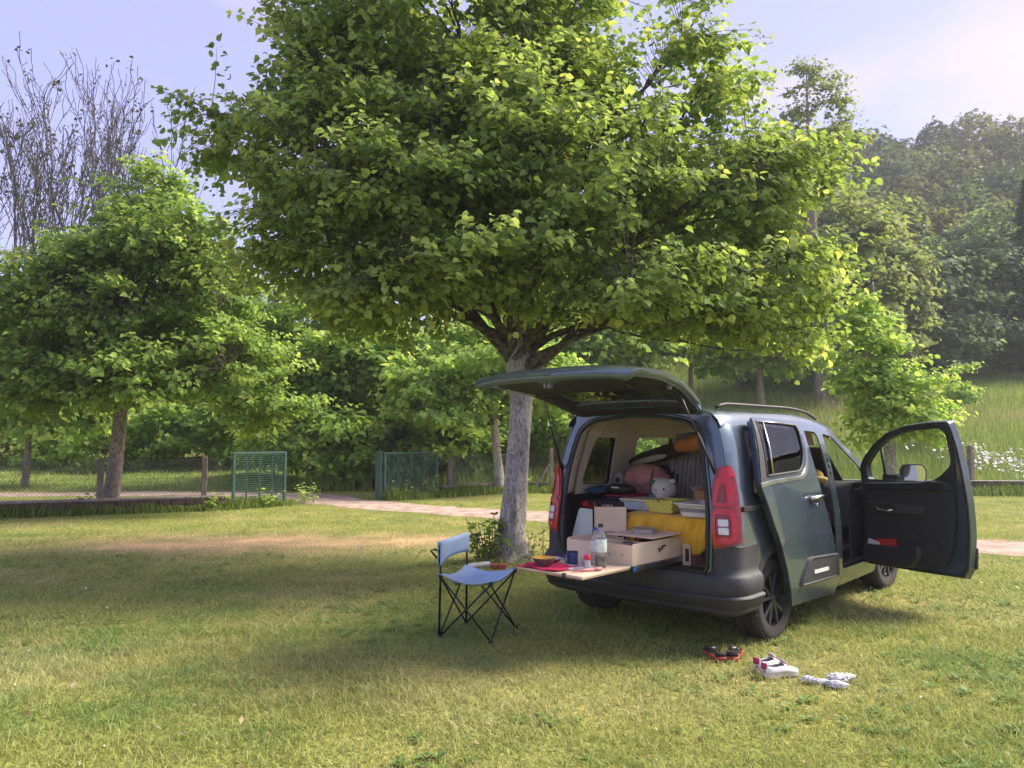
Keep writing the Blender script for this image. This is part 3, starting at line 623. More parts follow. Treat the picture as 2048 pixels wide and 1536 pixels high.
for (nm, lb, x, y, lobes, nc, per, lf, gr, sd_, shp) in bgt:
    z0 = float(TZ(x, y)); top = max(l[2] for l in lobes); h = top*.75; lobes = [(l[0],l[1],l[2]+z0,*l[3:]) for l in lobes]
    leafy_tree(nm, lb, [(x,y,z0-.05,.05+.02*h),(x+.05,y,z0+h*.4,.04+.014*h),(x,y,z0+h,.02+.006*h)], lobes, nc, per, lf, gr, BARK2, seed=sd_, twig=lf*3, shape='kite', twigs=False, limb_r=.03+.006*h, forks=[.8]*len(lobes), secs=4, group='trees and bushes beyond the track', cat='bush' if 'bush' in nm and 'tree' not in nm else 'tree')

# right of the van: sapling by the path, trees at the wood's edge
leafy_tree('young_lime_tree', 'slender young lime growing just behind the open front door', 
    [(7.05,14.1,-.05,.15),(7.06,14.1,.5,.115),(7.08,14.1,1.6,.095),(7.0,14.1,3.2,.05),(6.85,14.1,4.6,.015)],
    [(6.72,14.1,4.35,.20,.22,.50),(6.78,14.1,3.75,.36,.36,.42),(6.82,14.0,3.2,.52,.5,.42),(6.6,13.9,2.65,.55,.5,.38),(7.3,13.9,2.6,.55,.5,.36),(7.55,13.9,1.9,.55,.5,.32),(6.65,13.8,1.95,.55,.5,.34),(7.15,13.6,2.15,.6,.5,.38)],
    760, 11, .095, 'fresh', BARK, seed=15, twig=.36, limb_r=.03, forks=[1,.95,.9,.75,.75,.6,.6,.7], secs=5)
z1 = float(TZ(17.3, 29.5))
leafy_tree('sapling', 'thin sapling in the meadow right of the young lime', [(17.3,29.5,z1-.05,.05),(17.3,29.5,z1+1.2,.035),(17.2,29.5,z1+2.6,.015)],
    [(17.2,29.4,z1+2.7,.75,.6,.55),(17.6,29.4,z1+2.0,.75,.6,.35),(16.9,29.4,z1+1.7,.6,.5,.3)], 150, 9, .13, 'fresh', BARK2, seed=16, twig=.45, limb_r=.018, secs=3)
z1 = float(TZ(14.6, 36))
z2 = float(TZ(9.5, 28.5))
leafy_tree('slim_tree', 'slim tree with bare dark trunk on the bank above the van roof', [(9.5,28.5,z2-.05,.2),(9.5,28.5,z2+1.2,.15),(9.45,28.5,z2+2.6,.13),(9.4,28.5,z2+4.5,.07)],
    [(9.3,28.4,z2+4.4,1.8,1.4,1.2),(10.6,28.3,z2+3.8,1.2,1.0,.8),(8.0,28.3,z2+3.6,1.2,1.0,.8)], 600, 10, .2, 'maple', BARK2, seed=17, twig=.6, limb_r=.06, secs=5)
leafy_tree('alder_tree', 'tall thin-crowned tree standing up above the others against the sky', [(14.8,36,z1-.1,.30),(14.9,36,z1+4,.24),(14.7,36,z1+9,.17),(14.6,36,z1+13,.10),(14.6,36,z1+16.6,.02)],
    [lob(1632,150,36,42,62,1.0), lob(1592,215,36,58,50,1.2), lob(1672,205,36,55,50,1.2), lob(1632,265,36,95,50,1.5), lob(1692,262,36,45,30,1.0), lob(1572,275,36,42,40,1.0)],
    400, 9, .15, 'olive', BARK2, seed=18, twig=.7, limb_r=.07, forks=[1,.85,.85,.75,.75,.75], shape='lime', inner=.2, secs=6)

# ------------------------------------------------------------------ the wood's edge and the wooded hill
edge = [ # x, y, height, crown half width, colour, label
 (16.2, 38, 11.0, 2.6, 'olive', 'broad olive-brown tree below the tall thin-crowned one'),
 (19.6, 41, 11.5, 2.3, 'olive', 'olive tree leaning out in front of the dark gap of the wood'),
 (12.2, 40, 9.0, 2.4, 'dark', 'dark tree at the edge of the wood above the van'),
 (24.5, 44, 8.0, 3.0, 'blue', 'blue-green tree at the wood edge above the sapling'),
 (29.0, 46, 10.5, 3.4, 'blue', 'large blue-green tree at the wood edge near the right side'),
 (34.5, 48, 9.0, 3.2, 'blue', 'blue-green tree at the far right of the wood edge'),
 (20.0, 45, 7.0, 2.8, 'dark', 'low dark tree in front of the gap in the wood'),
]
for i, (x, y, h, w, gr, lb) in enumerate(edge):
    z0 = float(TZ(x, y)); rr = random.Random(i+50)
    lobes = [(x, y, z0+h*.66, w, w*.85, h*.30), (x-w*.55, y-.5, z0+h*.45, w*.75, w*.7, h*.25), (x+w*.6, y-.5, z0+h*.48, w*.75, w*.7, h*.24), (x+w*.1, y-1.0, z0+h*.25, w*.95, w*.6, h*.22)]
    leafy_tree('broadleaf_tree', lb, [(x,y,z0-.1,.26),(x,y,z0+h*.3,.2),(x,y,z0+h*.7,.09)], lobes, 1300, 9, .30, gr, BARK2, seed=60+i, twig=.85, limb_r=.09, forks=[.9,.6,.6,.5], secs=4, group="trees at the wood's edge", inner=.55, shape='kite', twigs=False)
# a spruce at the right edge
def conifer(name, label, x, y, h, w, seed):
    rng = np.random.default_rng(seed); z0 = float(TZ(x, y)); root = thing(name, label, 'tree', (x, y, z0), 0)
    MB().tube([(0,0,-.1),(0,0,h*.5),(0,0,h)], [.22,.13,.02], 8).build('trunk', BARK2, root, smooth=True)
    n = 520; t = rng.random(n)**.8; z = h*(.05+.95*(1-t)*1.0); a = rng.random(n)*6.28; L = w*(.12+.88*t)*(.75+.4*rng.random(n))
    A = np.stack([0*z, 0*z, z], 1); C = np.stack([np.cos(a)*L, np.sin(a)*L, z-.18*L], 1); B = (A+C)/2+np.stack([0*z,0*z,.12*L], 1)
    br = bez(A, B, C, 6); V, F = tubes_np(br, np.linspace(1, .3, 6)[None]*.03*np.ones((n,1)), 3); tag(link('branches', mesh_np('branches', V, F, True), BARK2, root), kind='stuff')
    per = 34; u = rng.random((n, per))**.7; idx = np.minimum((u*5).astype(int), 4); fr = u*5-idx; P = br[np.arange(n)[:, None], idx]*(1-fr[..., None])+br[np.arange(n)[:, None], idx+1]*fr[..., None]
    d = norm(C-A)[:, None]*.6+rng.normal(0, .45, P.shape)+np.array([0,0,-.35]); nr = np.array([0,0,1.])+rng.normal(0, .5, P.shape)
    rgb = np.array([.05,.085,.06])*(.6+.8*rng.random((n*per, 1)))
    link('crown', leaf_mesh('crown', P.reshape(-1, 3), d.reshape(-1, 3), nr.reshape(-1, 3), .30*(.6+.7*rng.random(n*per)), rgb, rng, shape='long'), LEAF_M, root)
conifer('spruce_tree', 'tall blue-grey spruce cut by the right edge of the picture', 31.6, 44.5, 12.5, 2.6, 71)
# the wood on the hill, one mass of crowns
def wood():
    rng = np.random.default_rng(77); cx, cy, hh, ww, gr = [], [], [], [], []
    yy = 54.
    while yy < 150:
        st = 4.3+(yy-50)*.03
        for xx in np.arange(-.78*yy, .80*yy, st):
            px = xx+rng.normal(0, 1.4); py = yy+rng.normal(0, 1.6)
            right = px/py > .16
            if not right and (py > 92 or px/py > -.35 and py > 75): continue
            cx.append(px); cy.append(py); hh.append(rng.uniform(9, 11.5)*(1 if right else .75)); ww.append(rng.uniform(2.3, 3.5)); gr.append(rng.integers(0, 3))
        yy += 5.0+(yy-50)*.06
    cx, cy, hh, ww, gr = map(np.array, (cx, cy, hh, ww, gr)); n = len(cx); z0 = TZ(cx, cy)
    per = np.where(cy < 80, 1150, 620); k = np.repeat(np.arange(n), per); m = len(k)
    d = norm(rng.normal(size=(m, 3))); d[:,2] = np.where(rng.random(m) < .75, np.abs(d[:,2]), d[:,2])
    ph = np.arctan2(d[:,1], d[:,0]); lump = .66+.72*fnoise(ph*2.2+k*3.7+40, d[:,2]*3.4+k*1.9+40)
    q = (.72+.28*rng.random(m)**.5)*lump
    P = np.stack([cx[k]+d[:,0]*ww[k]*q, cy[k]+d[:,1]*ww[k]*q, z0[k]+hh[k]*.55+d[:,2]*hh[k]*.47*q], 1)
    ld = np.stack([np.cos(ph+rng.normal(0, .8, m)), np.sin(ph+rng.normal(0, .8, m)), -.4+.3*rng.normal(size=m)], 1); nr = d*.7+np.array([0,0,.6])+rng.normal(0, .4, (m, 3))
    G = 1.05*np.array([(.072,.098,.035),(.092,.10,.04),(.058,.088,.042)]); rgb = G[gr[k]]*(.65+.6*np.repeat(rng.random(n), per))[:, None]*(.8+.4*rng.random((m, 1)))
    me = leaf_mesh('forest', P, ld, nr, (.33+.26*rng.random(m))*(1+(cy[k]-54)*.006), rgb, rng, shape='kite')
    o = link('forest', me, LEAF_M); tag(o, 'mixed wood covering the hill on the right', 'forest', kind='stuff')
    # trunks of the wood
    A = np.stack([cx, cy, z0-.2], 1); C = np.stack([cx, cy, z0+hh*.7], 1); V, F = tubes_np(bez(A, (A+C)/2, C, 3), np.array([[.2,.16,.08]])*np.ones((n,1)), 5)
    tag(link('forest_trunks', mesh_np('forest_trunks', V, F, True), BARK2), 'trunks standing inside the wood on the hill', 'forest', kind='stuff')
wood()

# ------------------------------------------------------------------ leafless ash trees behind the maple
def bare_tree(name, label, x, y, h, spread, seed, lean=0, forkh=.45, ntop=3, group=None):
    rng = np.random.default_rng(seed); z0 = float(TZ(x, y)); root = thing(name, label, 'tree', (x, y, z0), 0, group); segs = {0: [], 1: [], 2: []}; tips = []
    def grow(p, d, L, r, lv):
        k = 6; pts = [p]; q = p.copy(); dd = d.copy()
        for i in range(k-1):
            dd = norm(dd+rng.normal(0, .035+.02*lv, 3)+np.array([0,0,.10])); q = q+dd*L/(k-1); pts.append(q)
        pts = np.array(pts); rr = np.linspace(r, r*.5, k); segs[min(lv, 2)].append((pts, rr))
        if lv >= 5: tips.append(q); return
        for j in range((rng.integers(2, 4) if lv < 4 else 2) if lv else ntop+1):
            i = k-1 if j == 0 else rng.integers(2, k)
            base_d = norm(pts[i]-pts[i-1]); nd = norm(base_d+rng.normal(0, spread*1.05, 3)*np.array([1,.6,.35])+np.array([0,0,.22])); f = rng.uniform(.55, .8) if lv else rng.uniform(.75, 1)
            grow(pts[i], nd, L*f, r*(.60 if j == 0 else .46), lv+1)
        for j in range(3):     # short dead spurs
            i = rng.integers(1, k); a = norm(norm(pts[i]-pts[i-1])+rng.normal(0, .7, 3)); e = pts[i]+a*L*.16
            segs[2].append((np.linspace(pts[i], e, 6), np.linspace(r*.22, r*.1, 6)))
    grow(np.zeros(3), norm(np.array([lean, 0, 1.])), h*forkh*.8, .05+.0078*h, 0)
    zm = max(q[0][:,2].max() for L_ in segs.values() for q in L_); f_ = h/zm
    for L_ in segs.values():
        for q in L_: q[0][:] *= np.array([1.15, 1.15, 1])*f_
    tips = [q*np.array([1.15,1.15,1])*f_ for q in tips]
    for lv, nm in ((0, 'trunk'), (1, 'limbs'), (2, 'branches')):
        P = np.array([s[0] for s in segs[lv]]); r = np.array([s[1] for s in segs[lv]]); V, F = tubes_np(P, np.maximum(r, .019), 6 if lv < 2 else 3); tag(link(nm, mesh_np(nm, V, F, True), BARK3, root), kind='stuff' if lv else None)
    tips = np.array(tips); kk = rng.random(len(tips)) < .3; T = np.repeat(tips[kk], 3, axis=0)+rng.normal(0, .12, (kk.sum()*3, 3)); m = len(T)
    if m: tag(link('leaf_tufts', leaf_mesh('leaf_tufts', T, rng.normal(size=(m, 3)), rng.normal(size=(m, 3)), .12+.10*rng.random(m), np.array([.06,.07,.03])*(.7+.6*rng.random((m, 1))), rng), LEAF_M, root), kind='stuff')
def at(px, py, d):   # pixel of the photograph and distance -> x, z
    l_ = lob(px, py, d, 1, 1, 1); return l_[0], l_[2]
for i, (px, topy, d, sp, ln, fh, nt_, lb) in enumerate([
    (38, 150, 29, .30, -.02, .42, 3, 'leafless ash at the far left edge, pale bark'),
    (118, 92, 31, .26, .02, .40, 4, 'tallest leafless ash, its top reaching highest above the maple'),
    (152, 170, 30, .30, .04, .42, 4, 'leafless ash just right of the tallest one'),
    (215, 180, 32, .28, .05, .42, 4, 'leafless ash rising over the middle of the maple crown'),
    (262, 178, 31, .22, .03, .46, 4, 'thin leafless ash on the right of the row above the maple top'),
    (-40, 200, 28, .35, .10, .40, 3, 'leafless ash leaning in from beyond the left edge')]):
    d = d*1.42; x, z = at(px, topy, d); bare_tree('bare_ash_tree', lb, x, d, (z-float(TZ(x, d)))*1.04, sp, 90+i, ln, fh, nt_, 'leafless ash trees behind the maple')

# ------------------------------------------------------------------ the van (own frame: x forward, y left, origin on the ground under the rear axle)
VAN = thing('camper_van', 'dark blue-grey van with tailgate, sliding door and front door standing open', 'van', (1.44, 6.69, 0), R(90-43.3))
MV = Matrix.Translation((1.44, 6.69, 0))@Matrix.Rotation(R(90-43.3), 4, 'Z')
paint = pm('van_paint', (.085,.120,.152), .27, metal=.6, var=.06, scale=3, coat=1.0)
plast = pm('black_plastic', (.022,.022,.025), .55, var=.15, scale=25, bump=.12, bscale=260)
dplast = pm('grey_black_plastic', (.034,.034,.038), .62, var=.15, scale=18, bump=.15, bscale=300)
trimd = pm('dark_trim', (.020,.020,.023), .7, var=.2, scale=14, bump=.2, bscale=320)
liner = pm('beige_lining', (.70,.61,.53), .85, var=.06, scale=12, bump=.15, bscale=280)
rubber = pm('rubber_seal', (.014,.014,.015), .6, var=.2, scale=30)
tyre_m = pm('tyre_rubber', (.032,.029,.028), .85, rgb2=(.055,.048,.043), scale=6, bump=.25, bscale=120)
rim_m = pm('dark_alloy', (.13,.13,.14), .35, metal=.7, var=.1)
chrome = pm('satin_metal', (.62,.61,.60), .25, metal=1., var=.05)
redl = pm('lamp_red', (.50,.006,.014), .22, coat=.35, var=.15, scale=30)
redd = pm('lamp_dark_red', (.22,.004,.010), .22, coat=.35, var=.2, scale=30)
whl = pm('lamp_clear', (.62,.62,.63), .12, coat=1., var=.1, scale=60)
g_dark = glass('glass_dark', (.15,.125,.12)); g_clear = glass('glass_clear', (.80,.86,.83)); g_mid = glass('glass_mid', (.42,.46,.46))
ZK = [.15,.2,.35,.55,.8,1.0,1.15,1.3,1.5,1.65,1.75]; WK = [.85,.868,.905,.918,.918,.900,.880,.857,.817,.772,.725]
XZK = [.2,.9,1.3,1.75]; XRK = [-.70,-.69,-.65,-.57]; CR = .13
def Wz(z): return float(np.interp(z, ZK, WK))
def Xr(z): return float(np.interp(z, XZK, XRK))
def dzr(x): return .012-.012*min(1, max(0, -x/.6))**2-.115*max(0, (x-.8)/1.1)**2
def sideP(x, z, sg=-1, off=0.):
    xr = Xr(z); d = min(CR, max(0., xr+CR-x)); w = Wz(z)-CR+math.sqrt(max(CR*CR-d*d, 0))
    if x > 2.4: w -= .16*((x-2.4)/1.22)**2
    k = min(1, max(0, (z-1.2)/.5)); return (x, sg*(w+off), z+dzr(min(x, 1.9))*k)
def rearP(y, z, off=0.):
    s = abs(y); w = Wz(z); d = max(0, s-(w-CR)); x = Xr(z)+CR-math.sqrt(max(CR*CR-min(d, CR)**2, 0)); return (x-off-.0, y, z+dzr(-.57)*min(1, max(0, (z-1.2)/.5)))
def cornP(v, z, sg=-1, off=0.):
    """wrap round the rear corner; v: arc length from the 45 degree point, minus to the rear"""
    w = Wz(z); cx, cy = Xr(z)+CR, w-CR; q = CR*math.pi/4
    if v < -q: p = (Xr(z)-off, cy-(-v-q))
    elif v > q: p = (cx+(v-q), w+off)
    else: a = math.pi/4-v/CR; p = (cx-(CR+off)*math.sin(a), cy+(CR+off)*math.cos(a))
    return (p[0], sg*p[1], z)
def arc(cx, cz, r, a0, a1, n=14): return [(cx+r*math.cos(R(a0+(a1-a0)*k/n)), cz+r*math.sin(R(a0+(a1-a0)*k/n))) for k in range(n+1)]
K45 = CR*(1-math.sqrt(.5))
zr = [.30,.5,.7,.9,1.1,1.3,1.5,1.62,1.70]
SIDE = [(Xr(z)+K45, z) for z in zr]+[(0,1.70),(.8,1.70),(1.55,1.70),(1.75,1.70),(2.05,1.50),(2.35,1.30),(2.68,1.09),(3.1,1.03),(3.4,.95),(3.55,.8),(3.6,.55),(3.58,.28),(3.17,.26)]+arc(2.785,.335,.385,0,180)+[(2.38,.24),(1.4,.225),(.42,.225)]+arc(0,.335,.385,0,180)+[(-.4,.29)]
QW = fillet([(-.30,1.16),(.17,1.14),(.17,1.60),(-.17,1.60)], .06)
SO = fillet([(.44,.40),(1.26,.40),(1.28,1.05),(1.24,1.655),(.30,1.655),(.26,1.1),(.36,.72)], .07)
FO = fillet([(1.42,.38),(2.12,.38),(2.20,.8),(2.22,1.18),(2.06,1.385),(1.80,1.56),(1.62,1.655),(1.37,1.66),(1.40,1.0)], .07)
LW = fillet([(.52,1.12),(1.26,1.10),(1.22,1.60),(.52,1.60)], .06); FWN = fillet([(1.42,1.10),(2.25,1.10),(2.02,1.36),(1.70,1.585),(1.40,1.60)], .05)
panel('side_body', SIDE, [QW, SO, FO], lambda x, z: sideP(x, z, -1), paint, VAN, th=.012, res=.07)
panel('side_body', SIDE, [QW, LW, FWN], lambda x, z: sideP(x, z, 1), paint, VAN, th=.012, res=.07)
panel('quarter_window', fillet([(-.33,1.13),(.20,1.11),(.20,1.63),(-.19,1.63)], .07), [], lambda x, z: sideP(x, z, -1, .008), g_dark, VAN, th=0, res=.15)
panel('quarter_window', fillet([(-.33,1.13),(.20,1.11),(.20,1.63),(-.19,1.63)], .07), [], lambda x, z: sideP(x, z, 1, .008), g_dark, VAN, th=0, res=.15)
panel('side_window', fillet([(.49,1.09),(1.29,1.07),(1.25,1.63),(.49,1.63)], .07), [], lambda x, z: sideP(x, z, 1, .008), g_clear, VAN, th=0, res=.15)
panel('side_window', fillet([(1.39,1.07),(2.28,1.07),(2.04,1.39),(1.70,1.62),(1.37,1.63)], .06), [], lambda x, z: sideP(x, z, 1, .008), g_clear, VAN, th=0, res=.15)
# linings inside the walls
lin_up = [(-.56,1.08),(2.15,1.08),(1.75,1.66),(-.46,1.66)]; lin_lo = [(-.60,.56),(2.35,.56),(2.35,1.078),(-.56,1.078)]
shr = lambda poly, k: [((p[0]-sum(q[0] for q in poly)/len(poly))*k+sum(q[0] for q in poly)/len(poly), (p[1]-sum(q[1] for q in poly)/len(poly))*k+sum(q[1] for q in poly)/len(poly)) for p in poly]
panel('wall_lining', lin_up, [shr(QW,.97), shr(LW,.98), shr([p for p in FWN if p[0] < 2.0 or True],.93)], lambda x, z: sideP(x, z, 1, -.055), liner, VAN, th=.01, res=.1)
panel('lower_wall_lining', lin_lo, [], lambda x, z: sideP(x, z, 1, -.07), trimd, VAN, th=.01, res=.15)
panel('lower_wall_lining', [(-.60,.56),(.24,.56),(.24,1.078),(-.56,1.078)], [], lambda x, z: sideP(x, z, -1, -.07), trimd, VAN, th=.01, res=.15)
panel('wall_lining', [(-.56,1.08),(.24,1.08),(.24,1.66),(-.46,1.66)], [shr(QW,.97)], lambda x, z: sideP(x, z, -1, -.055), liner, VAN, th=.01, res=.1)
# roof
rsec = [(.750,1.700),(.727,1.755),(.678,1.80),(.58,1.828),(.42,1.846),(.2,1.857),(0,1.860)]
def roofP(x, j, off=0.):
    y, z = rsec[j]; k = min(1, max(0, (z-1.2)/.5)); rr = .05*max(0, (-.45-x)/.15)**2
    return (x, y-off*.6, z+dzr(min(x, 1.9))*k-off-rr*(1.845-1.70+.3))
def roof(name, m, x0, x1, off, th):
    xs = np.linspace(x0, x1, 22); n = len(rsec); mb = MB()
    rows = []
    for x in xs:
        rw = [roofP(x, j, off) for j in range(n)]; rows.append([(p[0], -p[1], p[2]) for p in rw]+[p for p in rw[::-1][1:]])
    mb.loft(rows, closed=False); return mb.build(name, m, VAN, smooth=True, solid=th, split=40)
roof('roof', paint, -.565, 1.76, 0, .006); roof('headliner', liner, -.50, 1.74, .045, .006)
# windscreen, bonnet, nose
scr = MB(); rows = []
for t_ in np.linspace(0, 1, 8):
    x0, z0, w = 1.76+.95*t_, roofP(1.76, 6)[2]+.0-t_*(roofP(1.76, 6)[2]-1.12), .70+.11*t_
    rows.append([(x0-.22*(s/w)**2*(1-.35*t_)*abs(s/w)+.06, s, z0-.05*(s/w)**2) for s in np.linspace(-w, w, 13)])
scr.loft(rows, closed=False).build('windscreen', g_clear, VAN, smooth=True)
bon = MB(); rows = []
for t_ in np.linspace(0, 1, 10):
    x0 = 2.66+.96*t_; z0 = 1.13-.10*t_-.16*t_**4; w = .86-.13*t_**3
    rows.append([(x0-.10*(s/w)**2*t_, s, z0-.05*(s/w)**4) for s in np.linspace(-w, w, 13)])
bon.loft(rows, closed=False).build('bonnet', paint, VAN, smooth=True, solid=.008)
nose = MB(); rows = []
for z0, xo, w in ((.90,3.58,.70),(.75,3.64,.76),(.55,3.68,.80),(.38,3.67,.80),(.24,3.60,.76)): rows.append([(xo-.30*abs(s/w)**3, s, z0) for s in np.linspace(-w, w, 15)])
nose.loft(rows, closed=False).build('front_bumper', dplast, VAN, smooth=True, solid=.02)
for s in (-1, 1): MB().add(*blob((3.46, s*.62, .86), (.14,.14,.07), 1, .05)).build('headlight', whl, VAN, smooth=True)
# floor and underside
MB().box((-.62,-.80,.50), (2.4,.80,.555)).build('load_floor', trimd, VAN, bevel=.01)
MB().box((-.55,-.72,.24), (3.4,.72,.47)).build('underbody', rubber, VAN, bevel=.04)
MB().box((.34,-.875,.215),(2.42,-.60,.375)).build('door_sill', paint, VAN, bevel=.03, seg=3)
MB().box((1.30,-.872,.3762),(2.30,-.62,.40)).build('sill_plate', dplast, VAN, bevel=.006)
# rear frame round the tailgate opening
HOLE = [(-.69,.585),(.69,.585),(.70,.8),(.70,1.02),(.672,1.25),(.625,1.5),(.575,1.66),(.47,1.735),(.25,1.772),(0,1.785)]
HOLE += [(-y, z) for y, z in HOLE[8:1:-1]]; HOLE = fillet(HOLE, [.06,.06]+[.09]*(len(HOLE)-2), 4)
outr = [(Wz(z)-K45, z) for z in zr]+[(.70,1.750),(.645,1.793),(.5,1.825),(.25,1.848),(0,1.853)]
OUT = [(-y, z) for y, z in outr[:-1]][::1]+[outr[-1]]+outr[:-1][::-1]
panel('rear_frame', OUT, [HOLE], rearP, paint, VAN, th=.012, res=.06)
def ring(poly, fx, r, name, m, n=8):
    pts = [fx(y, z) for y, z in densify(poly, .05)]; pts.append(pts[0]); mb = MB(); mb.tube(pts, r, n, cap=False); return mb.build(name, m, VAN, smooth=True)
ring(HOLE, lambda y, z: (rearP(y, z)[0]-.010, y, rearP(y, z)[2]), .016, 'door_seal', rubber)
ring(shr(HOLE, 1.055), lambda y, z: (rearP(y, z)[0]-.008, y, rearP(y, z)[2]), .006, 'seam_gutter', rubber, 6)
# inner surround: beige above, dark below
def surround(sel, m, name):
    P = [p for p in densify(HOLE, .05)]; rows = []
    for k, (dx, e) in enumerate(((.012, .0), (.05, .018), (.12, .05), (.22, .085))):
        rows.append([(rearP(y, z)[0]+dx, y*(1+e/.7), rearP(y, z)[2]+(e*.35 if z > 1.5 else 0)) for y, z in P if sel(z)])
    # split into runs
    idx = [i for i, p in enumerate(P) if sel(p[1])]; runs = []; cur = [0]
    for a, b in zip(range(len(idx)-1), range(1, len(idx))):
        if idx[b] == idx[a]+1: cur.append(b)
        else: runs.append(cur); cur = [b]
    runs.append(cur)
    if len(runs) == 2 and idx[0] == 0 and idx[-1] == len(P)-1: runs = [runs[1]+runs[0]]
    mb = MB()
    for rn in runs:
        if len(rn) > 1: mb.loft([[r_[i] for i in rn] for r_ in rows], closed=False)
    return mb.build(name, m, VAN, smooth=True, solid=.006)
surround(lambda z: z > 1.09, liner, 'upper_surround'); surround(lambda z: z <= 1.12, trimd, 'lower_surround')
# rear bumper: one wrap from arch to arch
PU = [(-.40, Wz(.5)), (-.50, Wz(.5)-.002)]; cx0 = Xr(.5)+CR
PLAN = []
for sg in (1,):
    pts = [(x, Wz(.5)) for x in np.linspace(-.36, cx0, 4)]+[(cx0-CR*math.sin(a), Wz(.5)-CR+CR*math.cos(a)) for a in np.linspace(.2, math.pi/2, 7)]+[(Xr(.5)-.018*(1-(y/.8)**2), y) for y in np.linspace(.76, 0, 10)]
    PLAN = pts+[(x, -y) for x, y in pts[::-1][1:]]
PN = np.array(PLAN); tn = norm(np.gradient(PN, axis=0)); nn_ = np.stack([-tn[:,1], tn[:,0]], 1); nn_ *= -np.sign((nn_*(PN-np.array([.6,0]))).sum(1, keepdims=True))*-1
rows = []
for off, z, fl in ((-.015,.80,1),(.012,.79,1),(.014,.64,1),(.022,.60,1),(.040,.580,0),(.054,.565,0),(.058,.50,0),(.052,.440,0),(.048,.430,0),(.066,.422,0),(.072,.412,0),(.066,.398,0),(.040,.345,0),(.030,.335,0),(.028,.31,0),(-.03,.275,0)):
    rw = []
    for p, q in zip(PN, nn_):
        yy = abs(p[1]); z_ = z
        if fl: k = sstep(.70, .76, yy) if p[0] < -.55 else 1.; z_ = .565+.02*(1-k)*0+(z-.565)*float(k)
        o_ = off
        if fl and yy < .70 and p[0] < -.5: o_ = {.80:-.06,.79:-.045,.64:.0,.60:.02}[z]
        rw.append((p[0]+q[0]*o_, p[1]+q[1]*o_, z_+(.012*(yy/.9)**2 if z < .5 else 0)))
    rows.append(rw)
MB().loft(rows, closed=False).build('rear_bumper', dplast, VAN, smooth=True, solid=.006, split=45)
for y_ in (-.52,-.2,.2,.52): MB().lathe([(0,0),(.011,0),(.011,.004),(.008,.006),(0,.006)], 14, Matrix.Translation((Xr(.5)-.018*(1-(y_/.8)**2)-.055,y_,.49))@Matrix.Rotation(R(-90), 4, 'Y')).build('parking_sensor', plast, VAN, smooth=True, split=40)
MB().box((-.715,-.69,.572),(-.60,.69,.586)).build('load_sill', plast, VAN, bevel=.006)
# tail lamps
LAMP = [(-.055,1.375),(-.10,1.26),(-.130,1.10),(-.140,.93),(-.138,.768),(.065,.825),(.075,1.0),(.068,1.18),(.055,1.32),(.02,1.395)]
for sg in (-1, 1):
    lm = panel('tail_lamp', fillet(LAMP, .02), [], lambda v, z: cornP(v, z, sg, .014), redd, VAN, th=.02, res=.04, split=50)
    panel('lamp_frame', fillet([(-.12,1.06),(-.135,.93),(-.13,.80),(.02,.835),(.03,.95),(.02,1.06)], .03), [fillet([(-.098,1.03),(-.108,.93),(-.104,.85),(-.012,.865),(-.005,.95),(-.012,1.03)], .02)], lambda v, z: cornP(v, z, sg, .027), redl, lm, th=.008, res=.03)
    panel('lamp_frame', fillet([(-.05,1.32),(-.085,1.26),(-.115,1.09),(.01,1.09),(.03,1.2),(.02,1.33)], .02), [fillet([(-.05,1.25),(-.085,1.115),(-.02,1.115),(-.02,1.25)], .015)], lambda v, z: cornP(v, z, sg, .027), redl, lm, th=.008, res=.03)
    panel('lamp_cap', fillet([(-.045,1.37),(-.055,1.31),(.055,1.31),(.03,1.385)], .015), [], lambda v, z: cornP(v, z, sg, .028), redl, lm, th=.008, res=.03)
    for z0 in (.945, .885): panel('reversing_lens', fillet([(-.085,z0),(-.085,z0+.05),(-.025,z0+.05),(-.025,z0)], .008), [], lambda v, z: cornP(v, z, sg, .028), whl, lm, th=.012, res=.03)
    panel('lamp_lens', fillet([(-.10,1.05),(-.095,1.075),(.0,1.075),(.005,1.05)], .008), [], lambda v, z: cornP(v, z, sg, .028), redl, lm, th=.008, res=.03)
    panel('lamp_lens', fillet([(-.09,.80+.02),(-.09,.862),(-.015,.868),(-.015,.838)], .008), [], lambda v, z: cornP(v, z, sg, .024), redl, lm, th=.008, res=.03)
# roof rails
for sg in (-1, 1):
    pts = [(x, sg*(.64-.02*max(0, x-1)), roofP(x, 3)[2]+.008+.026*min(1, (x+.42)/.12, (1.62-x)/.22)) for x in np.linspace(-.42, 1.62, 26)]
    MB().tube(pts, .014, 8).build('roof_rail', plast, VAN, smooth=True)
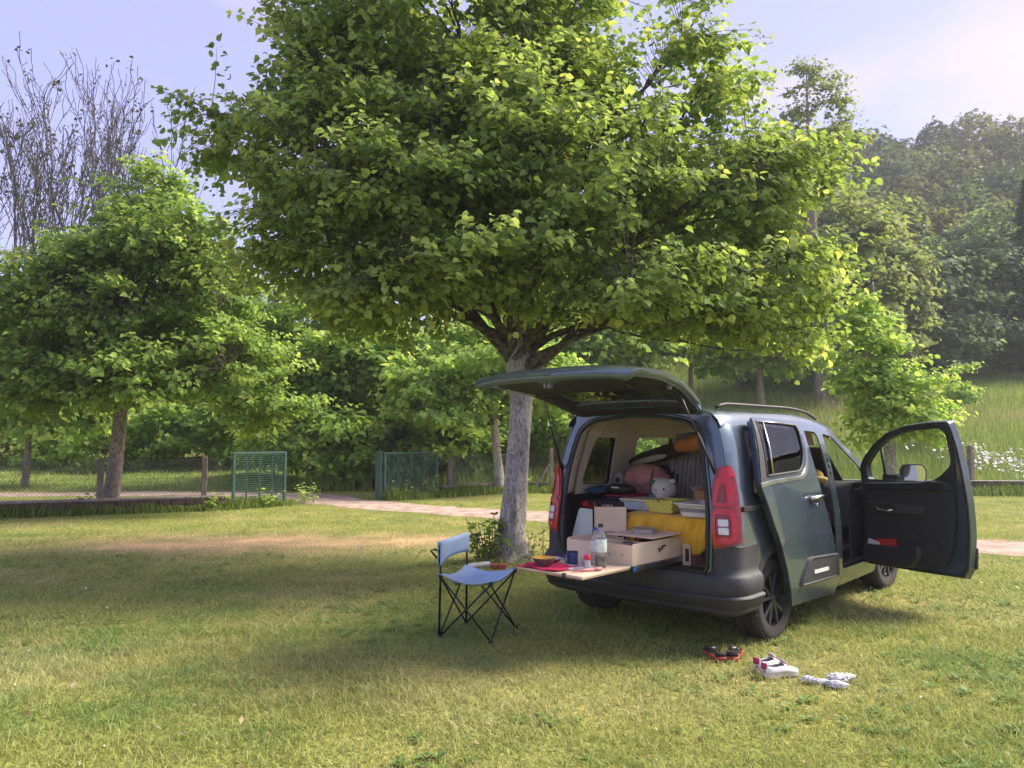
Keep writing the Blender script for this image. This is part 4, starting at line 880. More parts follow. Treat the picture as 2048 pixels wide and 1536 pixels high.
# wheels
def wheel(x, y, sg, steer=0):
    w = link('wheel', None, parent=VAN, loc=(x, y, .328), rot=(0, 0, steer)); M = Matrix.Rotation(R(90), 4, 'X')
    prof = [(.216,-.098),(.235,-.105),(.28,-.110),(.308,-.104),(.320,-.088)]
    for g in (-.05, 0, .05): prof += [(.328,g-.018),(.328,g+.014),(.318,g+.016),(.318,g+.022)] if g < .05 else [(.328,g-.018),(.328,g+.02)]
    prof += [(.320,.088),(.308,.104),(.28,.110),(.235,.105),(.216,.098)]
    MB().lathe(prof, 48, M, cap=False).build('tyre', tyre_m, w, smooth=True, split=50)
    tb = MB()
    for k in range(48):
        a = 2*math.pi*k/48
        for s in (-1, 1): tb.box((.316,s*.075-.022,-.010),(.3285,s*.075+.022,.010), Matrix.Rotation(a, 4, 'Y'))
    tag(tb.build('tread_blocks', tyre_m, w), kind='stuff')
    q = sg
    MB().lathe([(.03,.05),(.19,.05),(.205,.07),(.213,.098),(.218,.100),(.218,-.09),(.20,-.09)], 40, Matrix.Rotation(R(-90*q), 4, 'X')).build('rim', pm('rim_black', (.02,.02,.022), .4, metal=.3), w, smooth=True, split=40)
    for k in range(5):
        a = 2*math.pi*k/5+.3; rm = Matrix.Rotation(R(-90*q), 4, 'X')@Matrix.Rotation(a, 4, 'Z')
        for e in (-.16, .16): MB().prism([(.03,-.018),(.20,e*.42*.6-.014+e*.1),(.20,e*.42*.6+.014+e*.1),(.03,.018)], .07, .092, rm).build('spoke', rim_m, w, bevel=.004)
    MB().lathe([(.0,.100),(.028,.100),(.034,.094),(.036,.06),(0,.06)], 20, Matrix.Rotation(R(-90*q), 4, 'X')).build('hub_cap', rim_m, w, smooth=True, split=40)
for x in (0, 2.785):
    for sg in (-1, 1): wheel(x, sg*.795, sg, R(-4) if x > 1 and sg < 0 else 0)
for sg in (-1, 1):
    for x in (0, 2.785):
        inn = MB(); inn.loft([[(x+.40*math.cos(a), sg*yy, .335+.40*math.sin(a)) for a in np.linspace(-.15, math.pi+.15, 20)] for yy in (.52, .895 if x < 1 else .885)], closed=False); inn.build('wheel_arch_liner', rubber, VAN, smooth=True)
        lip = MB(); lip.loft([[(x+r_*math.cos(a), sg*(Wz(.5)+o_-(0.012 if x > 1 else 0)), .335+r_*math.sin(a)) for a in np.linspace(-.05, math.pi+.05, 24)] for r_, o_ in ((.372,-.02),(.372,.016),(.425,.018),(.435,.0))], closed=False); lip.build('wheel_arch_trim', dplast, VAN, smooth=True, split=50)

# ------------------------------------------------------------------ sliding door, drawn out and back
OFF = .10
sdP = lambda o: (lambda x, z: sideP(x-.0, z, -1, OFF+o) if x > -.3 else (x, -(Wz(z)+OFF+o), z))
SD = [(.10,.262),(1.05,.228),(1.04,.40),(.98,.60),(.86,.90),(.79,1.10),(.73,1.35),(.70,1.55),(.73,1.725),(-.21,1.755),(-.30,1.55),(-.37,1.25),(-.305,1.12),(-.225,.93),(-.12,.74),(-.045,.58),(.03,.42)]
SWN = fillet([(-.235,1.300),(.42,1.320),(.535,1.44),(.575,1.62),(.57,1.695),(-.165,1.722)], [.03,.07,.07,.04,.04,.03])
sdoor = link('sliding_door', None, parent=VAN)
door_paint = paint
panel('door_skin', fillet(SD, .03), [SWN], sdP(0), paint, sdoor, th=.012, res=.06)
panel('door_inner_panel', shr(fillet(SD, .03), .965), [shr(SWN, .97)], sdP(-.045), trimd, sdoor, th=.02, res=.08)
mb = MB(); sp_ = densify(fillet(SD, .03), .05); sq_ = densify(shr(fillet(SD, .03), .965), .05)
n_ = 120
def resample(poly, n):
    P = np.array(list(poly)+[poly[0]]); L = np.concatenate([[0], np.cumsum(np.hypot(*(P[1:]-P[:-1]).T))]); t = np.linspace(0, L[-1], n, endpoint=False); return [(float(np.interp(q, L, P[:,0])), float(np.interp(q, L, P[:,1]))) for q in t]
mb.loft([[sdP(0)(*p) for p in resample(fillet(SD,.03), n_)], [sdP(-.05)(*p) for p in resample(shr(fillet(SD,.03), .965), n_)]]).build('door_edge', paint, sdoor, smooth=True)
wn_ = panel('window', shr(SWN, 1.03), [], sdP(.003), g_dark, sdoor, th=0, res=.15)
ringm = MB(); rp_ = [sdP(.008)(*p) for p in densify(SWN, .05)]; rp_.append(rp_[0]); ringm.tube(rp_, .011, 6, cap=False).build('window_seal', rubber, sdoor, smooth=True)
panel('window_surround', [(-.225,1.735),(-.180,1.732),(-.255,1.295),(-.365,1.258)], [], sdP(.009), dplast, sdoor, th=.008, res=.06)
MB().tube([sdP(.012)(-.055,1.715), sdP(.014)(-.10,1.5), sdP(.012)(-.135,1.305)], .009, 6).build('window_divider', chrome, sdoor, smooth=True)
ch = [(-.375,1.235),(-.15,1.252),(.2,1.263),(.44,1.276),(.56,1.35),(.625,1.47),(.645,1.62)]; chs = spline(ch, 6)
mb = MB(); mb.loft([[sdP(o)(float(p[0])+nx_*k, float(p[1])+nz_*k) for p, (nx_, nz_) in zip(chs, [(-t_[1], t_[0]) for t_ in norm(np.gradient(chs, axis=0))])] for k, o in ((-.017,.006),(-.014,.016),(.012,.018),(.016,.006))], closed=False); mb.build('chrome_strip', chrome, sdoor, smooth=True, split=50)
bk = [(-.165,1.722),(.20,1.712),(.57,1.695)]
MB().tube([sdP(.012)(*p) for p in bk], .008, 6).build('chrome_strip', chrome, sdoor, smooth=True)
panel('handle_recess', fillet([(.505,1.045),(.50,1.10),(.70,1.11),(.70,1.05)], .025), [], sdP(.008), rubber, sdoor, th=.006, res=.05)
MB().tube([sdP(.02)(.49,1.09), sdP(.045)(.53,1.095), sdP(.05)(.61,1.10), sdP(.045)(.69,1.10), sdP(.02)(.73,1.095)], [.012,.016,.018,.016,.012], 8).build('door_handle', chrome, sdoor, smooth=True)
MB().add(*blob(sdP(.012)(.63,1.03), (.018,.006,.018), 2, .02, sub=2)).build('lock', chrome, sdoor, smooth=True)
# lower cladding with its pale insert
CL = fillet([(.20,.405),(.24,.47),(.37,.605),(.42,.615),(1.005,.585),(1.045,.385)], [.02,.03,.04,.03,.01,.01])
mb = MB(); mb.loft([[sdP(o)(*p) for p in resample(shr(CL, k), 90)] for k, o in ((1.02,.003),(.99,.022),(.93,.026),(.88,.018),(.80,.016))]); mb.build('door_cladding', dplast, sdoor, smooth=True, split=40)
panel('cladding_face', shr(CL, .82), [], sdP(.016), dplast, sdoor, th=.004, res=.06)
panel('cladding_insert', fillet([(.46,.475),(.46,.505),(.77,.497),(.77,.467)], .01), [], sdP(.022), pm('cladding_white', (.75,.74,.72), .5), sdoor, th=.006, res=.08)
MB().box((-.55,-.925,1.045),(.30,-.905,1.085)).build('slide_rail', rubber, VAN, bevel=.004)

# ------------------------------------------------------------------ front door on its hinge, wide open
HX, HY, HA = 2.22, -.885, R(70)
fdoor = link('front_door', None, parent=VAN, loc=(HX, HY, 0), rot=(0, 0, HA))
# door frame: s from the hinge to the rear edge, z up; local x = -s
def fdP(o):
    def f(s, z):
        w = Wz(z)-Wz(.9); return (-s, -(w+o)-.0, z)
    return f
FD = [(.0,.34),(.05,.33),(.60,.33),(1.02,.34),(1.06,.42),(1.085,.7),(1.09,1.0),(1.075,1.3),(1.06,1.55),(1.045,1.74),(1.03,1.755),(.86,1.752),(.62,1.725),(.38,1.655),(.19,1.53),(.06,1.40),(.005,1.31),(.0,1.0)]
FWH = fillet([(.085,1.185),(.08,1.33),(.225,1.487),(.41,1.608),(.62,1.668),(.935,1.692),(.985,1.64),(.985,1.36),(.86,1.245),(.76,1.195)], [.03,.05,.05,.08,.08,.05,.05,.05,.05,.03])
panel('door_skin', FD, [FWH], fdP(.03), paint, fdoor, th=.01, res=.06)
panel('inner_frame', shr(FD, .985), [shr(FWH, 1.0)], fdP(-.035), paint, fdoor, th=.01, res=.06)
MB().loft([[fdP(.03)(*p) for p in resample(FD, 140)], [fdP(-.035)(*p) for p in resample(shr(FD, .985), 140)]]).build('door_edge', paint, fdoor, smooth=True)
MB().loft([[fdP(.03)(*p) for p in resample(FWH, 100)], [fdP(-.04)(*p) for p in resample(FWH, 100)]]).build('window_channel', rubber, fdoor, smooth=True)
MB().tube([fdP(-.044)(*p) for p in resample(shr(FD, .965), 140)]+[fdP(-.044)(*resample(shr(FD, .965), 140)[0])], .012, 6, cap=False).build('door_seal', rubber, fdoor, smooth=True)
# black frame facing round the glass
panel('window_frame_trim', [p for p in shr(FD, .955) if p[1] > 1.16]+[(.045,1.17)], [FWH], fdP(-.046), plast, fdoor, th=.008, res=.06) if False else None
UP = [(1.0,1.20),(1.02,1.5),(1.005,1.70),(.86,1.712),(.62,1.688),(.40,1.62),(.21,1.50),(.085,1.375),(.045,1.30),(.045,1.20)]
panel('window_frame_trim', UP, [shr(FWH, .985)], fdP(-.045), trimd, fdoor, th=.008, res=.05)
panel('window', shr(FWH, 1.02), [], fdP(.0), g_clear, fdoor, th=0, res=.15)
MB().tube([fdP(-.02)(.275,1.19), fdP(-.02)(.272,1.50)], .012, 6).build('window_divider', rubber, fdoor, smooth=True)
TRIM = fillet([(.03,.42),(.10,.37),(.60,.37),(.86,.42),(.93,.60),(.97,.85),(.985,1.20),(.80,1.215),(.72,1.19),(.30,1.165),(.045,1.15)], .05)
panel('door_trim', TRIM, [], fdP(-.075), trimd, fdoor, th=.035, res=.07, bevel=.008)
ledge = MB(); ledge.loft([[fdP(o)(*p) for p in resample(shr([(.05,1.09),(.97,1.13),(.975,1.19),(.80,1.205),(.72,1.18),(.30,1.158),(.05,1.145)], k), 60)] for k, o in ((1.0,-.08),(.99,-.115),(.9,-.125))]).build('window_ledge', plast, fdoor, smooth=True, split=40)
arm = [(.10,.985),(.20,.975),(.66,.975),(.70,.94),(.66,.88),(.30,.87),(.16,.90)]
MB().loft([[fdP(o)(*p) for p in resample(shr(fillet(arm, .03), k), 60)] for k, o in ((1.03,-.075),(1.0,-.12),(.96,-.135))], cap=True).build('armrest', dplast, fdoor, smooth=True, split=40)
MB().tube([fdP(-.14)(.20,.945), fdP(-.150)(.25,.90), fdP(-.152)(.34,.895), fdP(-.14)(.40,.91)], .010, 8).build('inner_handle', chrome, fdoor, smooth=True)
panel('handle_cup', fillet([(.22,.965),(.42,.965),(.44,.90),(.24,.89)], .03), [], fdP(-.138), rubber, fdoor, th=.005, res=.06)
pk = fillet([(.05,.42),(.12,.385),(.58,.385),(.66,.50),(.64,.60),(.40,.56),(.06,.55)], .03)
MB().loft([[fdP(o)(*p) for p in resample(shr(pk, k), 60)] for k, o in ((1.03,-.08),(1.0,-.14),(.95,-.155))], cap=True).build('door_pocket', plast, fdoor, smooth=True, split=40)
MB().lathe([(.0,.012),(.085,.012),(.10,.004),(.10,-.01)], 28, Matrix.Translation(fdP(-.098)(.75,.56))@Matrix.Rotation(R(-90), 4, 'X')@Matrix.Rotation(R(180), 4, 'X')).build('speaker_grille', plast, fdoor, smooth=True, split=40)
panel('door_cladding', [(.98,.38),(1.08,.44),(1.085,.62),(.98,.62),(.1,.60),(.1,.38)], [], fdP(.045), dplast, fdoor, th=.025, res=.08, bevel=.006)
MB().box((-1.075,-.015,1.0),(-1.02,.02,1.05)).build('door_latch', chrome, fdoor, bevel=.006)
panel('outer_handle', fillet([(.83,1.05),(1.02,1.06),(1.02,1.10),(.83,1.09)], .02), [], fdP(.06), plast, fdoor, th=.03, res=.06)
# mirror
mir = link('door_mirror', None, parent=fdoor, loc=(-.16, -.02, 1.19))
MB().add(*[([(x*1, y*1, z) for x, y, z in v], f) for v, f in [blob((-.21,-.21,.06), (.085,.125,.095), 4, .03, 1.2, 3)]][0]).build('mirror_housing', plast, mir, smooth=True) if False else None
mh = MB(); sh = fillet([(-.105,-.075),(.105,-.075),(.115,.03),(.085,.095),(-.085,.095),(-.115,.03)], .03)
MA = Matrix.Translation((-.235,-.17,.055))@Matrix.Rotation(R(-36), 4, 'Z')
def mpt(y, z, x): return tuple(MA@Vector((x, y, z)))
mh.loft([[mpt(y*k, z*k, x) for y, z in sh] for k, x in ((1.0,-.03),(1.04,.0),(1.0,.05),(.75,.095),(.3,.11))], cap=True).build('mirror_housing', plast, mir, smooth=True, split=45)
mg = MB(); mg.add([mpt(y*.9, z*.9, -.032) for y, z in sh], [tuple(range(len(sh)))]); mg.build('mirror_glass', pm('mirror_silver', (.88,.88,.9), .02, metal=1, var=.01), mir)
MB().box((-.20,-.16,-.03),(-.02,.015,.05)).build('mirror_foot', plast, mir, bevel=.02, seg=3)

# ------------------------------------------------------------------ tailgate, swung up
TG = link('tailgate', None, parent=VAN, loc=(-.575, 0, 1.848))
TL = 1.19; up = math.tan(R(14.2))
def tgP(o):
    """y across, t from the hinge to the lower edge; o: height off the outer skin (minus = underside)"""
    def f(y, t):
        u = t/TL; bow = .065*math.sin(math.pi*min(1, u))*1.0-.05*u**3; edge = -.045*abs(y/.78)**4
        roll = -.22*max(0, (u-.93)/.07)**2*.25
        return (-t*.985-.03*(1-(y/.78)**2)*u, y, t*up+bow+edge+roll+o)
    return f
def wg(t): return float(np.interp(t/TL, [0,.1,.35,.6,.85,1], [.60,.655,.715,.755,.765,.735]))
ts = [0,.06,.15,.3,.45,.6,.75,.9,1.02,1.12,TL]
TO = [(wg(t), t) for t in ts]+[(-wg(t), t) for t in ts[::-1]]; TO = fillet(TO, [.05]+[.03]*9+[.12,.12]+[.03]*9+[.05])
GW = fillet([(-.50,.14),(.50,.14),(.60,.50),(-.60,.50)], .06)
panel('outer_skin', TO, [GW], tgP(0), paint, TG, th=.012, res=.06)
panel('rear_window', shr(GW, 1.04), [], tgP(.002), g_dark, TG, th=0, res=.1)
panel('inner_skin', shr(TO, .975), [shr(GW, 1.04)], tgP(-.055), paint, TG, th=.01, res=.06)
MB().loft([[tgP(0)(*p) for p in resample(TO, 160)], [tgP(-.03)(*p) for p in resample(shr(TO, 1.0), 160)], [tgP(-.055)(*p) for p in resample(shr(TO, .975), 160)]]).build('edge', paint, TG, smooth=True)
MB().loft([[tgP(0)(*p) for p in resample(GW, 100)], [tgP(-.06)(*p) for p in resample(shr(GW, 1.04), 100)]]).build('window_reveal', trimd, TG, smooth=True)
IT = fillet([(-.60,.57),(.60,.57),(.66,.75),(.655,1.0),(.55,1.075),(-.55,1.075),(-.655,1.0),(-.66,.75)], .07)
MB().loft([[tgP(o)(*p) for p in resample(shr(IT, k), 120)] for k, o in ((1.02,-.058),(1.0,-.085),(.95,-.095),(.90,-.088))]).build('trim_rim', trimd, TG, smooth=True, split=40)
panel('tailgate_trim', shr(IT, .91), [], tgP(-.086), trimd, TG, th=.008, res=.07)
panel('window_trim', shr(TO, .90) if False else fillet([(-.58,.05),(.58,.05),(.68,.55),(-.68,.55)], .05), [shr(GW, 1.04)], tgP(-.068), plast, TG, th=.012, res=.06)
greyp_ = pm('grey_latch', (.16,.16,.18), .5)
lat = link('latch', None, parent=TG, loc=tgP(-.09)(.0, 1.125))
MB().box((-.03,-.085,-.012),(.03,.085,.012)).build('latch_plate', paint, lat, bevel=.008)
MB().box((-.025,-.03,-.05),(.02,-.008,-.012)).build('latch_jaw', greyp_, lat, bevel=.004)
MB().box((-.025,.008,-.05),(.02,.03,-.012)).build('latch_jaw', greyp_, lat, bevel=.004)
MB().tube([tgP(-.10)(-.52,.80), tgP(-.125)(-.52,.84), tgP(-.125)(-.52,.90), tgP(-.10)(-.52,.94)], .009, 6).build('pull_handle', plast, TG, smooth=True)
MB().box((-.02,-.012,-.03),(.02,.012,.03)).build('buffer', greyp_, TG, bevel=.004, loc=tgP(-.06)(-.69,.62))
sp = MB(); rows = []
for k, (dx, dz) in enumerate(((.02,.012),(-.04,.028),(-.12,.030),(-.17,.012),(-.16,-.004),(-.06,-.012))): rows.append([(dx-.03*(1-(y/.6)**2), y, dz-.03*(y/.6)**4+.045*max(0,-dx/.17)) for y in np.linspace(-.60, .60, 15)])
sp.loft(rows, closed=False).build('spoiler', paint, TG, smooth=True, solid=.004)
for sg in (-1, 1):
    a = (Xr(1.35)-.02, sg*.75, 1.33) ; b = Vector((-.575,0,1.848))+Vector(tgP(-.07)(sg*.66, .42)); b = tuple(b); m_ = tuple(Vector(a).lerp(Vector(b), .52))
    st = link('gas_strut', None, parent=VAN)
    MB().tube([a, m_], .011, 8).build('strut_tube', rubber, st, smooth=True); MB().tube([m_, b], .006, 8).build('strut_rod', pm('strut_steel', (.12,.12,.13), .35, metal=.9), st, smooth=True)
    MB().box((-.04,-.03,-.02),(.06,.03,.02)).build('hinge', plast, VAN, bevel=.008, loc=(-.56, sg*.46, 1.852))

# ------------------------------------------------------------------ cab
fab = pm('seat_fabric', (.03,.03,.033), .9, var=.25, scale=40, bump=.3, bscale=200)
for sy in (-.42, .42):
    st = link('front_seat', None, parent=VAN, loc=(1.42, sy, 0))
    MB().box((-.05,-.25,.72),(.45,.25,.88)).build('seat_cushion', fab, st, bevel=.06, seg=4)
    mb = MB(); mb.box((-.07,-.25,0),(.07,.25,.62)); mb.build('backrest', fab, st, bevel=.06, seg=4, loc=(-.06,0,.80), rot=(0,R(-14),0))
    mb = MB(); mb.box((-.05,-.14,0),(.05,.14,.20)); mb.build('headrest', fab, st, bevel=.045, seg=4, loc=(-.235,0,1.46), rot=(0,R(-10),0))
    MB().box((-.04,-.2,.555),(.42,.2,.72)).build('seat_base', trimd, st, bevel=.01)
dash = MB(); rows = []
for x, z in ((1.93,.72),(1.90,.95),(1.93,1.08),(2.02,1.13),(2.25,1.14),(2.55,1.10)): rows.append([(x+.06*(abs(y)/.8)**3, y, z) for y in np.linspace(-.80, .80, 13)])
dash.loft(rows, closed=False).build('dashboard', trimd, VAN, smooth=True, solid=.02, split=50)
MB().box((1.985,-.80,.40),(2.5,-.78,1.08)).build('dash_end', trimd, VAN, bevel=.01)
MB().box((2.3,-.80,.40),(2.34,.80,1.1)).build('bulkhead', trimd, VAN)
MB().box((1.885,-.62,.93),(1.905,-.25,1.02)).build('glovebox', plast, VAN, bevel=.008)
swm = Matrix.Translation((1.78,.42,1.08))@Matrix.Rotation(R(62), 4, 'Y')
MB().tube([swm@Vector((.185*math.cos(a), .185*math.sin(a), 0)) for a in np.linspace(0, 6.2832, 33)], .016, 8).build('steering_wheel', plast, VAN, smooth=True)
MB().lathe([(0,-.02),(.06,-.02),(.06,.02),(0,.02)], 20, swm).build('steering_hub', plast, VAN, smooth=True, split=40)
MB().box((-.09,-.17,-.012),(.09,.17,.012)).build('sun_visor', liner, VAN, bevel=.01, loc=(1.70,-.40,1.60), rot=(0,R(55),0))
MB().box((-.015,-.11,-.03),(.015,.11,.03)).build('rear_view_mirror', plast, VAN, bevel=.01, loc=(1.86,0,1.58))
MB().box((1.27,-.842,.42),(1.37,-.80,1.62)).build('pillar_trim', trimd, VAN, bevel=.02) if False else None
for k, z in enumerate((1.10, 1.16, 1.22)): MB().box((-.018,-.004,-.02),(.018,.004,.02)).build('pillar_sticker', rubber, VAN, bevel=.004, loc=(1.33, -(Wz(z+.17)+.008), z+.17))

# ------------------------------------------------------------------ what is in and on the van (placed in the van's frame)
VR = R(90-43.3)
def vthing(name, label, cat, loc, rot=0, group=None):
    return thing(name, label, cat, tuple(MV@Vector(loc)), VR+rot, group)
ply = pm('birch_plywood', (.68,.51,.36), .5, rgb2=(.76,.60,.45), scale=4, detail=8, bump=.05, bscale=60)
plye = pm('plywood_edge', (.36,.24,.15), .7, var=.25, scale=60)
white_m = pm('white_plastic', (.72,.71,.70), .4, var=.05); greyp = pm('grey_silicone', (.30,.30,.32), .6, var=.08)
steel = pm('steel_runner', (.45,.45,.46), .3, metal=1, var=.15, scale=40); blk = pm('black_lacquer', (.018,.016,.016), .45, var=.2)
blue_m = pm('blue_enamel', (.012,.055,.20), .25, coat=.6, var=.1)
# kitchen drawer pulled out over the bumper
dr = vthing('kitchen_drawer', 'plywood kitchen drawer pulled out of the van over the bumper', 'drawer', (-1.18,-.04,.60))
MB().box((0,-.31,.055),(.014,.31,.205)).build('front_panel', ply, dr, bevel=.003)
MB().box((.0145,-.31,.055),(1.0,-.297,.215)).build('side_panel', ply, dr, bevel=.003)
MB().box((.0145,.297,.055),(1.0,.31,.215)).build('side_panel', ply, dr, bevel=.003)
MB().box((.0145,-.2965,.055),(1.0,.2965,.067)).build('bottom_panel', ply, dr)
MB().box((.30,-.296,.0675),(.312,.296,.195)).build('divider', ply, dr)
for sy in (-.318, .318): MB().box((-.0,sy-.006,.020),(1.05,sy+.006,.053)).build('drawer_runner', steel, dr, bevel=.003); MB().box((.0,sy-.008,.003),(1.0,sy+.004,.0185)).build('drawer_runner', blk, dr, bevel=.002)
MB().box((-.02,-.335,.022),(.015,-.3265,.058)).build('runner_catch', pm('blue_catch', (.01,.12,.42), .4), dr, bevel=.004)
for y in (-.22, -.10): MB().lathe([(0,0),(.009,0),(.009,.004),(0,.006)], 12, Matrix.Translation((-.001,y,.13))@Matrix.Rotation(R(-90), 4, 'Y')).build('bolt', steel, dr, smooth=True)
MB().tube([(-.005,.03,.12),(-.02,.03,.13),(-.02,.055,.14),(-.02,.055,.165),(-.005,.03,.17)], .003, 6).build('hook', steel, dr, smooth=True)
MB().tube([(.42,-.318,.165),(.41,-.335,.17),(.37,-.335,.165),(.365,-.335,.145),(.33,-.332,.155),(.34,-.332,.13)], .007, 6).build('latch_handle', blk, dr, smooth=True)
# board hung on the drawer as a table
tb = vthing('table_board', 'thin plywood board set out as a table beyond the drawer', 'board', (-1.485,-.04,.645))
MB().box((-.285,-.300,0),(.298,.300,.014)).build('board', ply, tb, bevel=.003)
MB().box((-.283,-.298,-.010),(.296,.298,-.0005)).build('board_underside', plye, tb)
MB().box((-.285,-.16,-.022),(-.262,-.12,.016)).build('corner_clip', blk, tb, bevel=.003)
MB().box((.27,-.300,-.03),(.30,.300,-.0105)).build('hinge_batten', blk, tb)
TZ0 = .66
def on_board(px, py): # local spots
    return (px, py, TZ0)
# cloth, dishes, bottles
cl = MB(); g = 12; rngc = np.random.default_rng(4); vs = []; fs = []
for i in range(g+1):
    for j in range(g+1):
        u, v = i/g-.5, j/g-.5; vs.append((u*.26+.02*math.sin(v*7), v*.36+.015*math.sin(u*9), .006+.008*abs(math.sin(u*11+v*6))*(1 if abs(u)+abs(v) > .3 else .3)))
for i in range(g):
    for j in range(g): fs.append((i*(g+1)+j, i*(g+1)+j+1, (i+1)*(g+1)+j+1, (i+1)*(g+1)+j))
o = cl.add(vs, fs).build('napkin', pm('magenta_cloth', (.55,.012,.08), .85, var=.15, scale=14, bump=.2, bscale=150), smooth=True, solid=.004)
o.matrix_world = MV@Matrix.Translation((-1.655,.07,TZ0))@Matrix.Rotation(R(8), 4, 'Z'); tag(o, 'magenta cloth lying under the dark bowl', 'cloth')
bw = vthing('bowl', 'dark bowl with bright yellow inside on the magenta cloth', 'bowl', (-1.665,.09,TZ0+.008))
MB().lathe([(.0,.0),(.048,.0),(.052,.004),(.078,.045),(.083,.062),(.079,.062),(.074,.046),(.046,.008),(0,.006)], 32).build('bowl_shell', pm('taupe_melamine', (.105,.075,.075), .4, var=.1), bw, smooth=True, split=60)
MB().lathe([(.0,.009),(.046,.011),(.0735,.048),(.0785,.0635),(.0795,.0635),(.078,.060),(.0,.0075)], 32).build('bowl_lining', pm('yellow_melamine', (.72,.42,.03), .4, var=.05), bw, smooth=True, split=60)
pl = vthing('dish', 'small white dish with red outside behind the dark bowl', 'dish', (-1.50,.155,TZ0+.012))
MB().lathe([(0,0),(.05,0),(.078,.028),(.074,.028),(.048,.006),(0,.005)], 28).build('dish_shell', pm('red_melamine', (.40,.01,.05), .4), pl, smooth=True, split=60)
MB().lathe([(0,.0065),(.048,.0075),(.0735,.0285),(.0745,.0295),(.073,.0275),(0,.0055)], 28).build('dish_lining', white_m, pl, smooth=True, split=60)
pk_ = vthing('spoon', 'metal spoon resting over the white dish rim', 'spoon', (-1.46,.10,TZ0+.03))
MB().tube([(-.02,.03,.012),(.0,0,.014),(.02,-.06,.008)], [.004,.003,.004], 6).build('spoon_handle', steel, pk_, smooth=True); MB().add(*blob((-.025,.045,.014), (.014,.018,.005), 3, .02, sub=2)).build('spoon_bowl', steel, pk_, smooth=True)
mg_ = vthing('mug', 'blue enamel mug standing before the drawer front', 'mug', (-1.41,.03,TZ0))
MB().lathe([(0,0),(.040,0),(.043,.004),(.043,.085),(.046,.088),(.043,.090),(.040,.086),(.039,.008),(0,.006)], 32).build('mug_body', blue_m, mg_, smooth=True, split=50)
MB().tube([(-.04,.012,.072),(-.058,.02,.070),(-.066,.023,.048),(-.058,.02,.022),(-.042,.012,.016)], .005, 8).build('handle', blue_m, mg_, smooth=True)
MB().lathe([(.0445,.086),(.0475,.088),(.0445,.0925),(.041,.089)], 32).build('rim', pm('enamel_dark_rim', (.006,.02,.08), .3), mg_, smooth=True)
# printed trivet: white card with dark leaf cut-outs
tr_ = vthing('trivet', 'white trivet with dark leaf-shaped openings on the table board', 'trivet', (-1.555,-.115,TZ0), R(12))
panel('trivet_plate', fillet([(-.085,-.105),(.085,-.105),(.085,.105),(-.085,.105)], .01), [fillet([(cx_+.030*math.cos(a+an)*(1 if k_ % 2 == 0 else .45), cy_+.030*math.sin(a+an)*(1 if k_ % 2 == 0 else .45)) for k_, a in enumerate(np.linspace(0, 2*math.pi, 4, endpoint=False))], .008) for cx_, cy_, an in ((-.04,-.055,.6),(.042,-.05,-.5),(-.04,.05,-.6),(.042,.055,.5),(0,0,.0))], lambda x, y: (x, y, .006), white_m, tr_, th=.006, res=.03)
us = vthing('spatula', 'pink spatula lying at the near edge of the table board', 'utensil', (-1.57,-.255,TZ0), R(-20))
pinkp = pm('pink_silicone', (.50,.22,.22), .5, var=.08)
MB().tube([(-.13,.02,.012),(-.06,.0,.013),(.03,-.005,.012)], [.008,.0095,.011], 8).build('handle', pinkp, us, smooth=True); MB().add(*blob((.065,0,.014), (.045,.026,.013), 5, .04, sub=2)).build('blade', pinkp, us, smooth=True)
sk = vthing('salt_shaker', 'glass salt shaker with red cap beside the bottles', 'shaker', (-1.525,-.20,TZ0))
MB().lathe([(0,.001),(.024,.001),(.026,.006),(.023,.03),(.021,.055),(.018,.07)], 20).build('shaker_glass', pm('frosted_glass', (.62,.60,.62), .15, coat=.8, trans=.35), sk, smooth=True, split=50)
MB().lathe([(0,.070),(.023,.070),(.024,.074),(.022,.098),(.018,.104),(0,.105)], 20).build('cap', pm('red_cap', (.55,.012,.03), .4), sk, smooth=True, split=50)
ob = vthing('oil_bottle', 'tiny square bottle of brown oil behind the shaker', 'bottle', (-1.462,-.125,TZ0))
MB().box((-.017,-.017,.001),(.017,.017,.058)).build('bottle_glass', pm('clear_pet', (.70,.72,.72), .1, coat=1., trans=.6), ob, bevel=.006, seg=3)
MB().box((-.0145,-.0145,.004),(.0145,.0145,.045)).build('oil', pm('brown_oil', (.35,.16,.01), .2), ob, bevel=.003); MB().lathe([(0,.058),(.011,.058),(.011,.078),(0,.079)], 14).build('cap', greyp, ob, smooth=True, split=50)
pet = pm('pet_plastic', (.80,.84,.86), .08, coat=1., trans=.88, var=.03)
def bottle(name, label, loc, h, r, capm, liq, lab, liqh):
    b = vthing(name, label, 'bottle', loc); H = h
    MB().lathe([(0,.001),(r*.8,.001),(r,.01),(r,H*.30),(r*.97,H*.32),(r,H*.34),(r,H*.66),(r*.92,H*.72),(r*.55,H*.83),(r*.36,H*.88),(r*.34,H*.93)], 28).build('bottle_body', pet, b, smooth=True, split=60)
    if liq: MB().lathe([(0,.004),(r*.78,.004),(r*.96,.012),(r*.96,liqh),(0,liqh)], 28).build('liquid', liq, b, smooth=True, split=50)
    MB().lathe([(r*1.012,H*.36),(r*1.02,H*.365),(r*1.02,H*.645),(r*1.012,H*.65)], 28).build('label_sleeve', lab, b, smooth=True)
    MB().lathe([(0,H*.92),(r*.42,H*.92),(r*.43,H*.93),(r*.42,H*.995),(0,H)], 20).build('cap', capm, b, smooth=True, split=50)
lab1 = pm('label_green_white', (.50,.66,.55), .5, rgb2=(.70,.76,.72), scale=22, detail=1, lo=.45, hi=.55); lab2 = pm('label_clear_grey', (.60,.60,.68), .5, rgb2=(.72,.72,.78), scale=26, detail=1)
